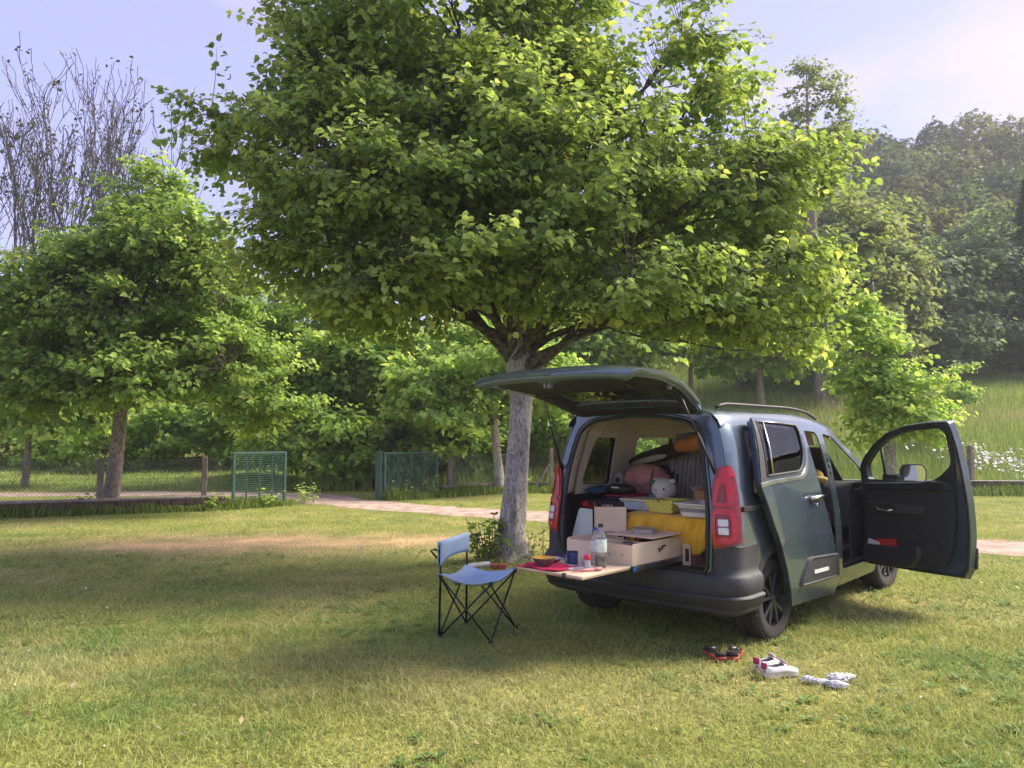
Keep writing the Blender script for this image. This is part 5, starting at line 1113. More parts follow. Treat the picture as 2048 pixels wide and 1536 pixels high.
bottle('drink_bottle', 'large bottle with black cap, green label and amber drink at the bottom', (-1.385,-.215,TZ0), .315, .044, blk, pm('amber_drink', (.42,.24,.04), .2, var=.1), lab1, .085)
bottle('water_bottle', 'clear bottle with blue cap behind the black-capped bottle', (-1.315,-.115,TZ0), .275, .037, pm('blue_cap', (.04,.05,.42), .4), None, lab2, 0)
# small lifting table over the drawer with a tin on it
lt = vthing('lift_table', 'small plywood table top raised on black legs over the drawer', 'table', (-.80,-.17,.668))
MB().box((-.17,-.22,.170),(.27,.20,.180)).build('table_top', ply, lt, bevel=.002)
for y in (-.12, .12):
    for x0, x1 in ((-.10,-.03),(.06,.13)): MB().tube([(x0,y,.0),(x1,y,.168)], .008, 6).build('leg', blk, lt)
    MB().tube([(-.10,y,.06),(.18,y,.10)], .007, 6).build('brace', blk, lt)
MB().box((-.12,-.165,.15),(.20,-.14,.169)).build('table_rail', blk, lt); MB().box((-.12,.11,.15),(.20,.135,.169)).build('table_rail', blk, lt)
tn_ = vthing('cake_tin', 'round silver tin on the small lift table', 'tin', (-.74,-.17,.8485))
MB().lathe([(0,0),(.088,0),(.095,.006),(.095,.032),(.098,.036),(.09,.040),(0,.042)], 32).build('tin_body', pm('tin_silver', (.62,.60,.58), .3, metal=.8, var=.1), tn_, smooth=True, split=40)
MB().tube([(.0,-.097,.02),(-.02,-.112,.022),(.02,-.112,.022),(.0,-.097,.02)], .004, 6).build('clasp', steel, tn_)
for i, (x, y, s) in enumerate(((-.95,-.15,.05),(-.72,.02,.045))):
    jr = vthing('jar', ('small glass jar in the front of the drawer','small jar in the drawer under the lift table')[i], 'jar', (x, y, .668)); MB().lathe([(0,0),(s*.8,0),(s*.85,s*.1),(s*.85,s*1.8),(s*.7,s*2)], 18).build('jar_body', pm('jar_glass', (.55,.5,.45), .15, coat=.7), jr, smooth=True, split=50); MB().lathe([(0,s*2),(s*.8,s*2),(s*.8,s*2.5),(0,s*2.5)], 18).build('lid', steel, jr, smooth=True, split=50)
# boards standing behind the drawer
gb = vthing('folding_panel', 'pale blue-grey panel with a slanted side leaning at the left of the load space', 'panel', (-.60,.585,.59), 0)
mbp = MB(); mbp.prism([(.13,.02),(.115,.10),(.02,.385),(-.005,.395),(-.125,.39),(-.125,.0),(.12,.0)], 0, .014, Matrix(((0,0,1,0),(1,0,0,0),(0,1,0,0),(0,0,0,1)))); mbp.build('panel_board', pm('grey_blue_laminate', (.50,.57,.57), .3, var=.08, scale=3), gb, bevel=.003)
wb = vthing('cupboard_side', 'bare plywood cupboard side standing right of the blue-grey panel', 'panel', (-.575,.455,.59), 0)
MB().prism([(0,0),(0,.41),(-.33,.43),(-.33,.0)], 0, .015, Matrix(((0,0,1,0),(1,0,0,0),(0,1,0,0),(0,0,0,1)))).build('side_board', ply, wb, bevel=.002)
# cupboard under the bed, bed and its yellow sheet
cb = vthing('bed_cupboard', 'open plywood cupboard under the yellow bed at the right of the load space', 'cupboard', (-.50,-.49,.56))
MB().box((0,-.12,0),(.40,-.106,.20)).build('side_panel', ply, cb); MB().box((0,.11,0),(.40,.124,.20)).build('side_panel', ply, cb); MB().box((.001,-.1055,0),(.40,.1095,.012)).build('bottom_panel', ply, cb)
MB().box((0,.055,.0125),(.012,.1095,.195)).build('door_panel', ply, cb); MB().box((-.004,.066,.06),(-.0005,.098,.16)).build('grip_hole', blk, cb); MB().box((.28,-.1055,.0125),(.292,.0545,.195)).build('back_panel', ply, cb)
bd = vthing('bed', 'low bed platform covered with a mustard yellow sheet inside the van', 'bed', (-.45,-.12,.56))
MB().box((.02,-.50,.19),(1.55,.60,.215)).build('platform', ply, bd)
mt_ = MB(); vs = []; fs = []; nu, nv = 34, 30; nu = 60; U = np.linspace(-.44, .30, nu)
prof = [(-.03,.175),(-.045,.20),(-.045,.25),(-.04,.31),(-.03,.37),(-.005,.398),(.05,.405),(.3,.41),(.7,.41),(1.1,.41),(1.5,.40)]
PX = spline(prof, 4)
for i, (x, z) in enumerate(PX):
    for j, y in enumerate(U):
        fold = .012*math.sin(y*41+z*22+2*math.sin(y*7))*(1 if z < .39 else .2)+.018*math.sin(y*15+2+z*9)*(1 if z < .39 else .25)+.008*math.sin(y*90+z*30)*(1 if z < .36 else .1)
        zz = z-.05*max(0, .0-y-.25)*(1 if z < .3 else 0); hem = (.035*math.sin(y*9+1)+.03*math.sin(y*23))*(1 if i < 4 else 0)
        vs.append((x-fold-.015*math.sin(y*5), y, zz+hem+(fold*.5 if z > .39 else 0)))
n2_ = len(U)
for i in range(len(PX)-1):
    for j in range(n2_-1): fs.append((i*n2_+j, i*n2_+j+1, (i+1)*n2_+j+1, (i+1)*n2_+j))
mt_.add(vs, fs).build('yellow_sheet', pm('mustard_cloth', (.74,.40,.015), .85, rgb2=(.82,.47,.03), scale=6, bump=.15, bscale=120, sheen=.2), bd, smooth=True, solid=.006)
# collapsible tub
tu = vthing('collapsible_tub', 'white collapsible tub with grey band on the yellow bed', 'tub', (-.33,-.46,.972))
rr4 = lambda w, l, r_: fillet([(-l,-w),(l,-w),(l,w),(-l,w)], r_)
def ringz(w, l, z, r_=.04): return [(x, y, z) for x, y in rr4(w, l, r_)]
MB().loft([ringz(.115,.155,.0),ringz(.128,.168,.035),ringz(.13,.17,.036)], cap=True).build('tub_base', white_m, tu, smooth=True, split=40)
MB().loft([ringz(.128,.168,.0365),ringz(.136,.176,.05),ringz(.130,.170,.052),ringz(.138,.178,.066),ringz(.134,.174,.068)], cap=True).build('tub_fold', greyp, tu, smooth=True, split=40)
MB().loft([ringz(.136,.176,.0685),ringz(.155,.195,.095),ringz(.165,.205,.098),ringz(.165,.205,.106),ringz(.150,.190,.106),ringz(.132,.172,.074)], cap=True).build('tub_rim', white_m, tu, smooth=True, split=40)
# yellow woven basket
bs = vthing('yellow_basket', 'yellow-green woven basket on the bed left of the white tub', 'basket', (-.27,-.10,.974))
MB().loft([ringz(.105,.13,.0,.02),ringz(.135,.155,.105,.02),ringz(.130,.150,.104,.02),ringz(.10,.125,.006,.02)], cap=True).build('basket_body', pm('lime_yellow_weave', (.62,.58,.10), .7, var=.2, scale=90, detail=1), bs, smooth=True, split=40)
wv = MB()
for k in range(5):
    for j in range(9):
        y = -.115+.027*j+(.012 if k % 2 else 0); z = .012+.019*k; q = .13+.25*z
        wv.box((-q-.009,y*(1+z)-.009,z),(-q-.0005,y*(1+z)+.009,z+.013))
tag(wv.build('weave', pm('lime_yellow_strip', (.72,.66,.14), .6, var=.15, scale=60), bs, bevel=.003), kind='stuff')
MB().box((-.163,-.012,.088),(-.156,.012,.108)).build('basket_tab', pm('tan_leather', (.26,.14,.05), .6), bs, bevel=.002)
# cardboard box, books, folders
bx_ = vthing('cardboard_box', 'brown cardboard box resting behind the white tub', 'box', (.06,-.42,.972))
card = pm('cardboard', (.40,.22,.09), .8, var=.15, scale=8)
MB().box((-.16,-.20,0),(.14,.17,.185)).build('box_body', card, bx_, bevel=.004); MB().box((-.17,-.205,.186),(.10,.175,.194)).build('box_flap', card, bx_, loc=(0,0,0), rot=(0,R(-3),0))
MB().box((-.1625,-.19,.02),(-.1605,.16,.05)).build('box_band', pm('maroon_tape', (.16,.01,.02), .5), bx_)
bt = vthing('storage_box', 'pale translucent storage box with cream lid left of the basket', 'box', (-.20,.20,.972))
MB().box((-.14,-.15,0),(.16,.14,.075)).build('box_body', pm('pale_blue_plastic', (.48,.58,.64), .3, trans=.2), bt, bevel=.012, seg=3); MB().box((-.15,-.16,.0755),(.17,.15,.098)).build('lid', pm('cream_plastic', (.60,.56,.42), .4), bt, bevel=.008, seg=2)
nm_ = vthing('navy_mat', 'folded navy blue mat lying over the boxes', 'mat', (-.12,.47,1.045), R(-4))
MB().box((-.16,-.36,0),(.22,.10,.022)).build('mat_layer', pm('navy_cloth', (.018,.024,.06), .85, var=.2), nm_, bevel=.01, seg=3); MB().box((-.12,-.16,.0225),(.20,.12,.040)).build('mat_layer', pm('crimson_cloth', (.30,.012,.035), .85), nm_, bevel=.008, seg=3)
bp_ = vthing('crate', 'dark storage crate at the left wall under the navy mat', 'crate', (-.05,.52,.575))
MB().box((-.30,-.22,0),(.50,.20,.465)).build('crate_body', trimd, bp_, bevel=.015, seg=2); MB().box((-.303,-.10,.33),(-.301,.02,.43)).build('crate_print', pm('orange_print', (.50,.18,.03), .6, rgb2=(.55,.45,.35), scale=30, detail=2, lo=.48, hi=.52), bp_)
rb = MB(); 
for i, (y, z, s) in enumerate(((.66,1.005,.05),(.60,1.0,.045),(.55,1.005,.04))): rb.add(*blob((0, y-.6, z-1.0), (.05,s,.035), i, .25, sub=2))
o = vthing('red_cloth_bundle', 'crumpled red and black cloth above the blue-grey panel', 'cloth', (-.44,.58,1.0)); rb.build('cloth_folds', pm('red_black_cloth', (.02,.015,.015), .85, rgb2=(.50,.02,.03), scale=16, detail=1, lo=.46, hi=.54), o, smooth=True)
bgb = vthing('black_pouch', 'small black pouch with pale lettered tag on the mat', 'bag', (-.16,.46,1.09)); MB().add(*blob((0,0,.045), (.08,.15,.05), 8, .12)).build('pouch_body', pm('black_nylon', (.012,.012,.013), .7, var=.3), bgb, smooth=True); MB().box((-.088,-.03,.055),(-.075,.05,.068)).build('pouch_tag', white_m, bgb, bevel=.003)
# soft things
def soft(name, label, cat, loc, blobs, m, partname):
    o = vthing(name, label, cat, loc); mb = MB()
    for i, (c, r_, sd, am, fq) in enumerate(blobs): mb.add(*blob(c, r_, sd, am, fq, 4))
    mb.build(partname, m, o, smooth=True); return o
pw = soft('pink_pillow', 'dusty pink pillow propped in the middle of the load space', 'pillow', (.18,.42,1.09), [((0,0,.12), (.13,.24,.135), 11, .30, 1.8)], pm('dusty_pink_cloth', (.56,.26,.26), .85, var=.12, scale=5, bump=.35, bscale=26), 'pillow_case')
MB().tube([(-.13,-.14,.03),(-.145,-.15,.12),(-.10,-.15,.22)], .009, 6).build('seam', pm('rust_seam', (.22,.06,.03), .8), pw, smooth=True)
soft('black_sleeping_bag', 'black sleeping bag heaped across behind the pink pillow', 'bag', (.50,.46,1.03), [((0,0,.17), (.20,.30,.14), 12, .22, 1.5)], pm('black_quilt', (.010,.010,.011), .8, var=.3), 'bag_fabric')
soft('cream_pillow', 'cream pillow high up behind the black sleeping bag', 'pillow', (.70,.42,1.27), [((0,0,.13), (.16,.26,.14), 13, .12, 1.4)], pm('cream_cloth', (.56,.51,.45), .9, var=.05, bump=.2, bscale=24), 'pillow_case')
ps = vthing('plush_toy', 'white plush animal with small black eyes and green leaf patches', 'toy', (-.02,.10,1.03)); wplush = pm('white_plush', (.66,.64,.61), .95, var=.05, bump=.5, bscale=160, sheen=.4)
mbp = MB(); mbp.add(*blob((0,0,.115), (.095,.115,.095), 1, .04, 1.5)); mbp.add(*blob((-.02,-.01,.03), (.08,.07,.05), 2, .05, 2, 3)); mbp.build('plush_body', wplush, ps, smooth=True)
for y in (-.075, .075): MB().add(*blob((.01,y*1.1,.185), (.022,.036,.022), 3, .03, 2, 2)).build('ear', wplush, ps, smooth=True)
for y in (-.055, .02): MB().add(*blob((-.088,y,.12-.012*(y > 0)), (.008,.008,.012), 3, .0, 2, 2)).build('eye', blk, ps, smooth=True)
for y, z in ((.09,.05),(.085,.175)): MB().add(*blob((-.045,y,z), (.02,.04,.02), 6, .1, 2, 2)).build('leaf_patch', pm('green_felt', (.05,.16,.09), .9), ps, smooth=True)
gc = vthing('grey_curtain', 'grey pleated curtain gathered at the right inside the van', 'curtain', (.36,.115,.98))
mb = MB(); rows = []
for i, z in enumerate(np.linspace(0, .66, 14)):
    u = z/.66; w = .40-.20*u**2*.6; rows.append([(.05*math.sin(k*1.35+u*1.5)-.25*(k/44-.5)*0+.10*u, -.28+ (k/44)*w*1.15+.25*0+ (.06*u), z) for k in range(45)])
mb.loft(rows, closed=False).build('curtain_cloth', pm('grey_cloth', (.30,.295,.32), .9, var=.1, bump=.1, bscale=200), gc, smooth=True, solid=.004)
# long bag slung under the roof, orange at one end
lb_ = vthing('slung_bag', 'long black and orange bag slung slantwise under the van roof', 'bag', (.15,.20,1.30))
A_, B_ = Vector((.35,.66,.04)), Vector((-.22,-.80,.33))
mb = MB(); 
def along(t_, r0): return A_.lerp(B_, t_)
mb.tube([along(t_, 0) for t_ in np.linspace(0, .62, 10)], [.01,.035,.055,.065,.068,.07,.072,.07,.066,.06], 12).build('bag_body', blk, lb_, smooth=True)
MB().tube([along(t_, 0)+Vector((-.01,0,.012)) for t_ in np.linspace(.50, 1.0, 9)], [.03,.062,.066,.07,.072,.074,.07,.06,.02], 12).build('bag_end', pm('rust_orange_cloth', (.46,.16,.03), .8, var=.2, scale=7), lb_, smooth=True)
MB().tube([along(t_, 0)+Vector((-.052,0,-.030)) for t_ in np.linspace(.08, .46, 9)], [.008,.022,.028,.030,.032,.034,.032,.028,.012], 10).build('fleece_lining', pm('cream_fleece', (.42,.36,.27), .95, rgb2=(.52,.46,.36), scale=40, bump=.6, bscale=90), lb_, smooth=True)
bc = soft('blue_towel', 'blue towel on the shelf by the left rear window', 'towel', (-.10,.72,1.085), [((0,0,.03), (.22,.085,.035), 15, .2, 2.2)], pm('blue_towel', (.03,.12,.24), .9, bump=.4, bscale=120), 'towel_fold')
ow = vthing('grey_plush', 'small grey plush with one round black eye by the left window', 'toy', (.16,.70,1.10)); MB().add(*blob((0,0,.08), (.06,.07,.09), 4, .05)).build('plush_body', pm('grey_plush', (.42,.42,.45), .95, bump=.4, bscale=140), ow, smooth=True); MB().add(*blob((-.055,-.012,.095), (.010,.028,.028), 4, .0, 2, 2)).build('eye', blk, ow, smooth=True)
sf = soft('green_sock_ball', 'small rolled green cloth beside the blue towel', 'cloth', (.16,.575,1.085), [((0,0,.03), (.05,.06,.03), 16, .15, 2)], pm('moss_cloth', (.17,.20,.07), .9), 'cloth_roll')
lbx = MB().box((-.002,-.032,-.012),(.002,.032,.012)); o = lbx.build('wall_sticker', white_m, VAN, loc=(-.20,.826,.97), rot=(0,0,R(90)))
# on the dashboard, and in the door
dp = vthing('yellow_plush', 'yellow plush toy lying on the dashboard', 'toy', (2.02,-.42,1.135)); yp = pm('yellow_plush', (.62,.38,.09), .95, var=.1, bump=.4, bscale=150, sheen=.3)
mb = MB(); mb.add(*blob((.04,0,.07), (.08,.10,.07), 5, .06)); mb.add(*blob((-.02,.13,.035), (.06,.10,.035), 6, .06)); mb.add(*blob((-.03,-.10,.035), (.06,.08,.035), 7, .06)); mb.build('plush_body', yp, dp, smooth=True)
MB().add(*blob((-.035,-.03,.10), (.008,.008,.01), 1, 0, 2, 2)).build('eye', blk, dp, smooth=True)
bn = vthing('pale_plush_ear', 'pale upright plush ear beside the yellow plush', 'toy', (1.955,-.24,1.115)); MB().tube([(0,0,.0),(0,-.01,.08),(.01,.015,.16),(.015,.03,.21)], [.034,.030,.026,.010], 12).build('plush_ear', pm('pale_pink_plush', (.60,.48,.42), .95), bn, smooth=True)
fr = MV@Matrix.Translation((HX, HY, 0))@Matrix.Rotation(HA, 4, 'Z')
def dthing(name, label, cat, s, o_, z, rot=0): return thing(name, label, cat, tuple(fr@Vector(fdP(o_)(s, z))), VR+HA+rot)
bk_ = dthing('booklet', 'red and cream booklet standing in the front door pocket', 'booklet', .30, -.115, .50); MB().box((-.11,-.008,0),(.10,.008,.118)).build('cover', pm('red_cover', (.52,.02,.015), .5), bk_, bevel=.002, rot=(0,R(6),0)); MB().box((-.105,-.0095,.0),(-.02,-.0082,.085)).build('cover_band', pm('cream_paper', (.60,.45,.33), .7), bk_, rot=(0,R(6),0))
bk_ = dthing('leaflet', 'white folded leaflet in the front door pocket', 'leaflet', .14, -.118, .50); MB().box((-.07,-.006,0),(.06,.006,.095)).build('sheets', pm('white_paper', (.68,.67,.65), .7), bk_, bevel=.002, rot=(0,R(-12),0))
bl_ = vthing('pink_bag', 'small plum-coloured bag with white tag in the front footwell', 'bag', (1.62,-.70,.56)); MB().add(*blob((0,0,.07), (.09,.06,.08), 9, .15)).build('bag_body', pm('plum_cloth', (.12,.03,.05), .8), bl_, smooth=True); MB().add(*blob((-.06,-.05,.03), (.02,.012,.02), 9, .05, 2, 2)).build('bag_tag', white_m, bl_, smooth=True)
sh_ = vthing('sun_shade', 'dark folded sunshade standing behind the windscreen', 'shade', (2.46,.02,1.135)); MB().box((-.006,-.60,0),(.006,.60,.62)).build('shade_sheet', pm('brown_black_foil', (.035,.027,.024), .6, var=.2, scale=6), sh_, bevel=.002, rot=(0,R(-54),0)); MB().box((-.012,.10,.02),(-.0065,.13,.48)).build('shade_fold', blk, sh_, rot=(0,R(-54),0))
bl2 = soft('white_duvet', 'white crumpled duvet piled at the far end of the bed', 'duvet', (.62,-.20,.99), [((0,0,.10), (.30,.34,.13), 31, .35, 2.4)], pm('white_duvet', (.66,.64,.62), .9, var=.05, bump=.5, bscale=18), 'duvet_cloth')
sw = soft('brown_jumper', 'brown jumper dropped on the cardboard box', 'jumper', (.08,-.40,1.165), [((0,0,.03), (.11,.14,.035), 33, .35, 2.6)], pm('brown_knit', (.30,.15,.06), .95, var=.2, bump=.6, bscale=70), 'jumper_knit')

# ------------------------------------------------------------------ folding chair
ch_ = thing('camping_chair', 'light blue fabric folding chair with black tube legs on the lawn', 'chair', (-.30, 6.28, 0))
FL = {k: Vector((x+.30, y-6.28, .0)) for k, (x, y) in dict(L=(-.585,6.14), F=(-.165,5.985), R=(.03,6.45), B=(-.395,6.60)).items()}
FT = {k: v*(.97 if k in 'LB' else .98)+Vector((0,0,h)) for (k, v), h in zip(FL.items(), (.50,.465,.495,.50))}
tubm = pm('black_tube', (.016,.017,.020), .32, metal=.4, var=.15); chb = pm('chair_blue_cloth', (.40,.54,.74), .8, var=.05, scale=6, bump=.15, bscale=220)
for k in 'LB': MB().tube([FL[k], FT[k]+Vector((0,0,.0)), FL[k]*.97+Vector((0,0,.755))], .0095, 8).build('back_post', tubm, ch_, smooth=True)
for a, b in ('LF','FL','FR','RF','RB','BR','BL','LB'): MB().tube([FT[a]+Vector((0,0,-.02)), FL[b]+Vector((0,0,.008))], .0075, 8).build('leg', tubm, ch_, smooth=True)
for k in 'LFRB':
    MB().add(*blob(tuple(FL[k]+Vector((0,0,.012))), (.022,.022,.013), 1, .03, 2, 2)).build('foot', plast, ch_, smooth=True)
    MB().add(*blob(tuple(FT[k]+Vector((0,0,-.015))), (.020,.020,.022), 1, .03, 2, 2)).build('corner_joint', plast, ch_, smooth=True)
mb = MB(); g = 16; vs = []; fs = []
for i in range(g+1):
    for j in range(g+1):
        u, v = i/g, j/g; p = FT['L'].lerp(FT['F'], u).lerp(FT['B'].lerp(FT['R'], u), v)
        c = Vector((0,0,0)); s = 4*u*(1-u); s2 = 4*v*(1-v)
        sag = -.085*(s*.55+s2*.45)*1.0-.02*s*s2; ins = .10*(s2*(1-2*u)*.5); ctr = (FT['L']+FT['F']+FT['R']+FT['B'])/4
        q = p+Vector((0,0,sag+.012)); k_ = 1.06-.10*max(0, s2 if abs(u-.5) > .49 else 0)-.10*max(0, s if abs(v-.5) > .49 else 0)
        q = Vector((ctr.x+(q.x-ctr.x)*k_, ctr.y+(q.y-ctr.y)*k_, q.z)); vs.append(tuple(q))
for i in range(g):
    for j in range(g): fs.append((i*(g+1)+j, i*(g+1)+j+1, (i+1)*(g+1)+j+1, (i+1)*(g+1)+j))
mb.add(vs, fs).build('seat', chb, ch_, smooth=True, solid=.004)
mb = MB(); rows = []; bl0, bb0 = FL['L']*.97, FL['B']*.97; fwd = (FL['F']-FL['L']).normalized()
for z in np.linspace(.605, .765, 6):
    rw = []
    for u in np.linspace(-.05, 1.05, 17):
        p = bl0.lerp(bb0, u); cur = -.035*4*u*(1-u)*(1 if 0 <= u <= 1 else 0); rw.append(tuple(p+fwd*(cur+.012)+Vector((0,0,z+(.012*u-.014*4*u*(1-u) if z > .7 else .012*u+.012*math.sin(u*9)*0-.028*(1-u)+.015*4*u*(1-u))))))
    rows.append(rw)
mb.loft(rows, closed=False).build('backrest', chb, ch_, smooth=True, solid=.004)
mb = MB(); mb.loft([[tuple(Vector(p)-fwd*.028) for p in r_] for r_ in rows], closed=False).build('backrest_sleeve', chb, ch_, smooth=True, solid=.003)
q0 = bl0+Vector((0,0,.60)); MB().tube([q0, q0-fwd*.03+Vector((-.02,0,.05)), q0-fwd*.05+Vector((-.035,0,.085)), q0-fwd*.02+Vector((-.03,-.0,.10)), q0+Vector((-.012,0,.085))], .009, 6).build('carry_strap', pm('black_webbing', (.012,.012,.013), .8), ch_, smooth=True)
pkx = (FT['L']+FT['B'])/2; MB().add(*blob(tuple(pkx+Vector((.03,0,-.09))), (.05,.09,.035), 3, .2, 2, 2)).build('hanging_pouch', pm('grey_mesh_cloth', (.22,.24,.28), .8), ch_, smooth=True)

# ------------------------------------------------------------------ shoes and socks on the grass
redr = pm('red_rubber', (.42,.045,.04), .6, var=.15, scale=20); blackw = pm('black_strap', (.02,.016,.016), .8, var=.2)
def sole(L, w): return [(x*w, y*L) for x, y in ((0,-.5),(.30,-.47),(.40,-.36),(.38,-.2),(.33,0),(.40,.18),(.46,.32),(.40,.44),(.22,.51),(-.05,.52),(-.28,.47),(-.40,.36),(-.42,.2),(-.36,0),(-.34,-.2),(-.38,-.36),(-.28,-.47))]
def sandal(label, x, y, rot):
    s = thing('sandal', label, 'sandal', (x, y, .006), rot, 'red sandals on the grass'); so_ = fillet(sole(.265,.115), .01, 2)
    MB().loft([[(a, b, .0) for a, b in so_], [(a*1.03, b*1.02, .012) for a, b in so_], [(a*1.12, b*1.04, .026) for a, b in so_], [(a*1.04, b*1.0, .032) for a, b in so_]], cap=True).build('sole', redr, s, smooth=True, split=45)
    MB().loft([[(a*.80, b*.86, .0325) for a, b in so_], [(a*.78, b*.84, .035) for a, b in so_]], cap=True).build('footbed', blackw, s)
    for y0, h, w in ((.075,.058,.046),(.01,.062,.044)):
        mb = MB(); mb.loft([[(w*1.05*math.cos(a), y0+dy, .03+(h-.03)*math.sin(a)) for a in np.linspace(0, math.pi, 13)] for dy in (-.011, .011)], closed=False); mb.build('strap', blackw, s, smooth=True, solid=.004)
    MB().box((-.012,-.005,.060),(.012,.020,.068)).build('buckle', pm('grey_buckle', (.55,.50,.50), .5), s, bevel=.003)
    mb = MB(); mb.loft([[(.042*math.cos(a), -.095-.032*math.sin(a), z) for a in np.linspace(0, math.pi, 11)] for z in (.033,.062)], closed=False); mb.build('heel_strap', blackw, s, smooth=True, solid=.005)
sandal('red sandal with black straps lying nearer the chair', 1.475, 5.60, R(12)); sandal('red sandal with black straps lying nearer the sneakers', 1.62, 5.60, R(-24))
wleather = pm('white_leather', (.68,.66,.65), .55, var=.06, scale=12, bump=.08, bscale=90); pinkl = pm('berry_heel_tab', (.36,.025,.10), .6, var=.1)
def sneaker(label, x, y, rot):
    s = thing('sneaker', label, 'sneaker', (x, y, .010), rot, 'white sneakers on the grass'); so_ = fillet(sole(.262,.108), .01, 2)
    MB().loft([[(a, b, 0) for a, b in so_], [(a*1.02, b*1.015, .008) for a, b in so_], [(a*1.0, b*1.0, .03) for a, b in so_]], cap=True).build('sole', pm('white_rubber', (.60,.57,.53), .6, var=.1, scale=30), s, smooth=True, split=45)
    # upper: rings from heel to toe around the foot, open at the ankle
    st = [(-.130,.024,.088,.0),(-.122,.036,.090,.6),(-.09,.041,.082,1),(-.05,.042,.076,1),(-.010,.041,.082,1),(.012,.040,.090,.35),(.035,.042,.076,0),(.06,.044,.058,0),(.09,.043,.048,0),(.115,.034,.040,0),(.132,.012,.032,0)]
    mb = MB(); rows = []
    for y_, w, h, op in st: rows.append([(w*math.cos(a)*(1.0 if math.sin(a) < .5 else .92), y_, .028+(h-.028)*(math.sin(a) if op < .5 else min(math.sin(a)*1.25, 1))) for a in np.linspace(0, math.pi, 15)])
    v = [p for r_ in rows for p in r_]; f = []
    for i in range(len(rows)-1):
        for k in range(14):
            if st[i][3] >= .5 and st[i+1][3] >= .3 and 3 <= k <= 10: continue
            if st[i][3] >= .3 and st[i+1][3] >= .5 and 3 <= k <= 10: continue
            f.append((i*15+k, i*15+k+1, (i+1)*15+k+1, (i+1)*15+k))
    mb.add(v, f).build('upper', wleather, s, smooth=True, solid=.006)
    MB().add([(.024*math.cos(a)*1.15, -.122-.016*math.sin(a), z) for z in (.055,.098) for a in np.linspace(0, math.pi, 9)], [(k, k+1, 9+k+1, 9+k) for k in range(8)]).build('heel_tab', pinkl, s, smooth=True, solid=.004)
    MB().add(*blob((0,-.055,.040), (.036,.075,.006), 1, .03, 2, 2)).build('insole', pm('grey_insole', (.16,.155,.165), .9), s, smooth=True)
    mb = MB(); mb.add([(x_, y_, z_) for y_, z_ in ((.0,.112),(.045,.078)) for x_ in (-.018,.018)], [(0,1,3,2)]); mb.build('tongue', wleather, s, smooth=True, solid=.006)
    for k in range(4): y_ = .012+.014*k; z_ = .093-.0075*k; MB().tube([(-.022,y_,z_-.005),(0,y_+.006,z_+.003),(.022,y_,z_-.005)], .0035, 6).build('lace', pm('coral_lace', (.50,.16,.13), .8), s, smooth=True)
sneaker('white sneaker with berry heel tab, the nearer of the two', 1.80, 5.16, R(-72)); sneaker('white sneaker with berry heel tab, half hidden behind the other', 1.775, 5.29, R(-62))
sockm = pm('white_knit', (.66,.65,.68), .9, var=.06, bump=.5, bscale=180)
def sock(label, x, y, rot, pts, rad, sd):
    s = thing('sock', label, 'sock', (x, y, .012), rot, 'white socks on the grass'); P = spline(np.array(pts), 5); rr = np.interp(np.linspace(0, 1, len(P)), np.linspace(0, 1, len(rad)), rad); rows = []
    for i, (p, r_) in enumerate(zip(P, rr)):
        t_ = norm(P[min(i+1, len(P)-1)]-P[max(i-1, 0)]); n_x, n_y = -t_[1], t_[0]
        rows.append([(p[0]+n_x*r_*math.cos(a)*(1+.10*math.sin(a*2+i*.8)), p[1]+n_y*r_*math.cos(a)*(1+.10*math.sin(a*2+i*.8)), max(0, p[2]+r_*.42*math.sin(a)+.004*math.sin(i*1.1+a*2+sd))) for a in np.linspace(0, 2*math.pi, 12, endpoint=False)])
    MB().loft(rows, cap=True).build('sock_knit', sockm, s, smooth=True)
    MB().loft([[(x_*1.0, y_*1.0, z_+.004) for x_, y_, z_ in rows[0]], rows[1]]).build('cuff', sockm, s, smooth=True)
def crumple(label, x, y, rot, lumps):
    s = thing('sock', label, 'sock', (x, y, .012), rot, 'white socks on the grass')
    for i, (nm_s, c, r_, sd) in enumerate(lumps): MB().add(*blob(c, r_, sd, .55, 3.2, 4, flat=-.012)).build(nm_s, sockm, s, smooth=True)
crumple('white sock stretched out, nearest the sneakers', 2.03, 4.97, R(-20), [('cuff', (-.105,.012,.016), (.040,.030,.020), 3), ('leg', (-.035,-.004,.015), (.065,.026,.017), 5), ('foot', (.060,-.030,.016), (.062,.036,.020), 8)])
crumple('white sock bunched up, farthest from the van', 2.155, 5.04, R(12), [('leg', (-.030,0,.020), (.062,.045,.028), 12), ('foot', (.055,.012,.016), (.050,.034,.022), 15)])
# bits at the foot of the lime
wbx = thing('folded_board', 'white and grey folded board lying by the foot of the lime', 'board', (-.40, 9.45, .0), R(8))
MB().box((-.17,-.10,.02),(.13,.09,.045)).build('board_leaf', white_m, wbx, bevel=.004, rot=(0,R(-6),0)); MB().box((-.15,-.09,.0),(.22,.09,.019)).build('board_leaf', pm('grey_board', (.20,.18,.17), .8), wbx, bevel=.004)
rbk = thing('red_brick', 'broken red brick in the grass beside the folded board', 'brick', (-.16, 9.33, .0), R(-10)); MB().box((-.10,-.05,.0),(.10,.05,.055)).build('brick_body', pm('red_brick', (.33,.075,.05), .9, var=.3, scale=25, bump=.4, bscale=50), rbk, bevel=.008)

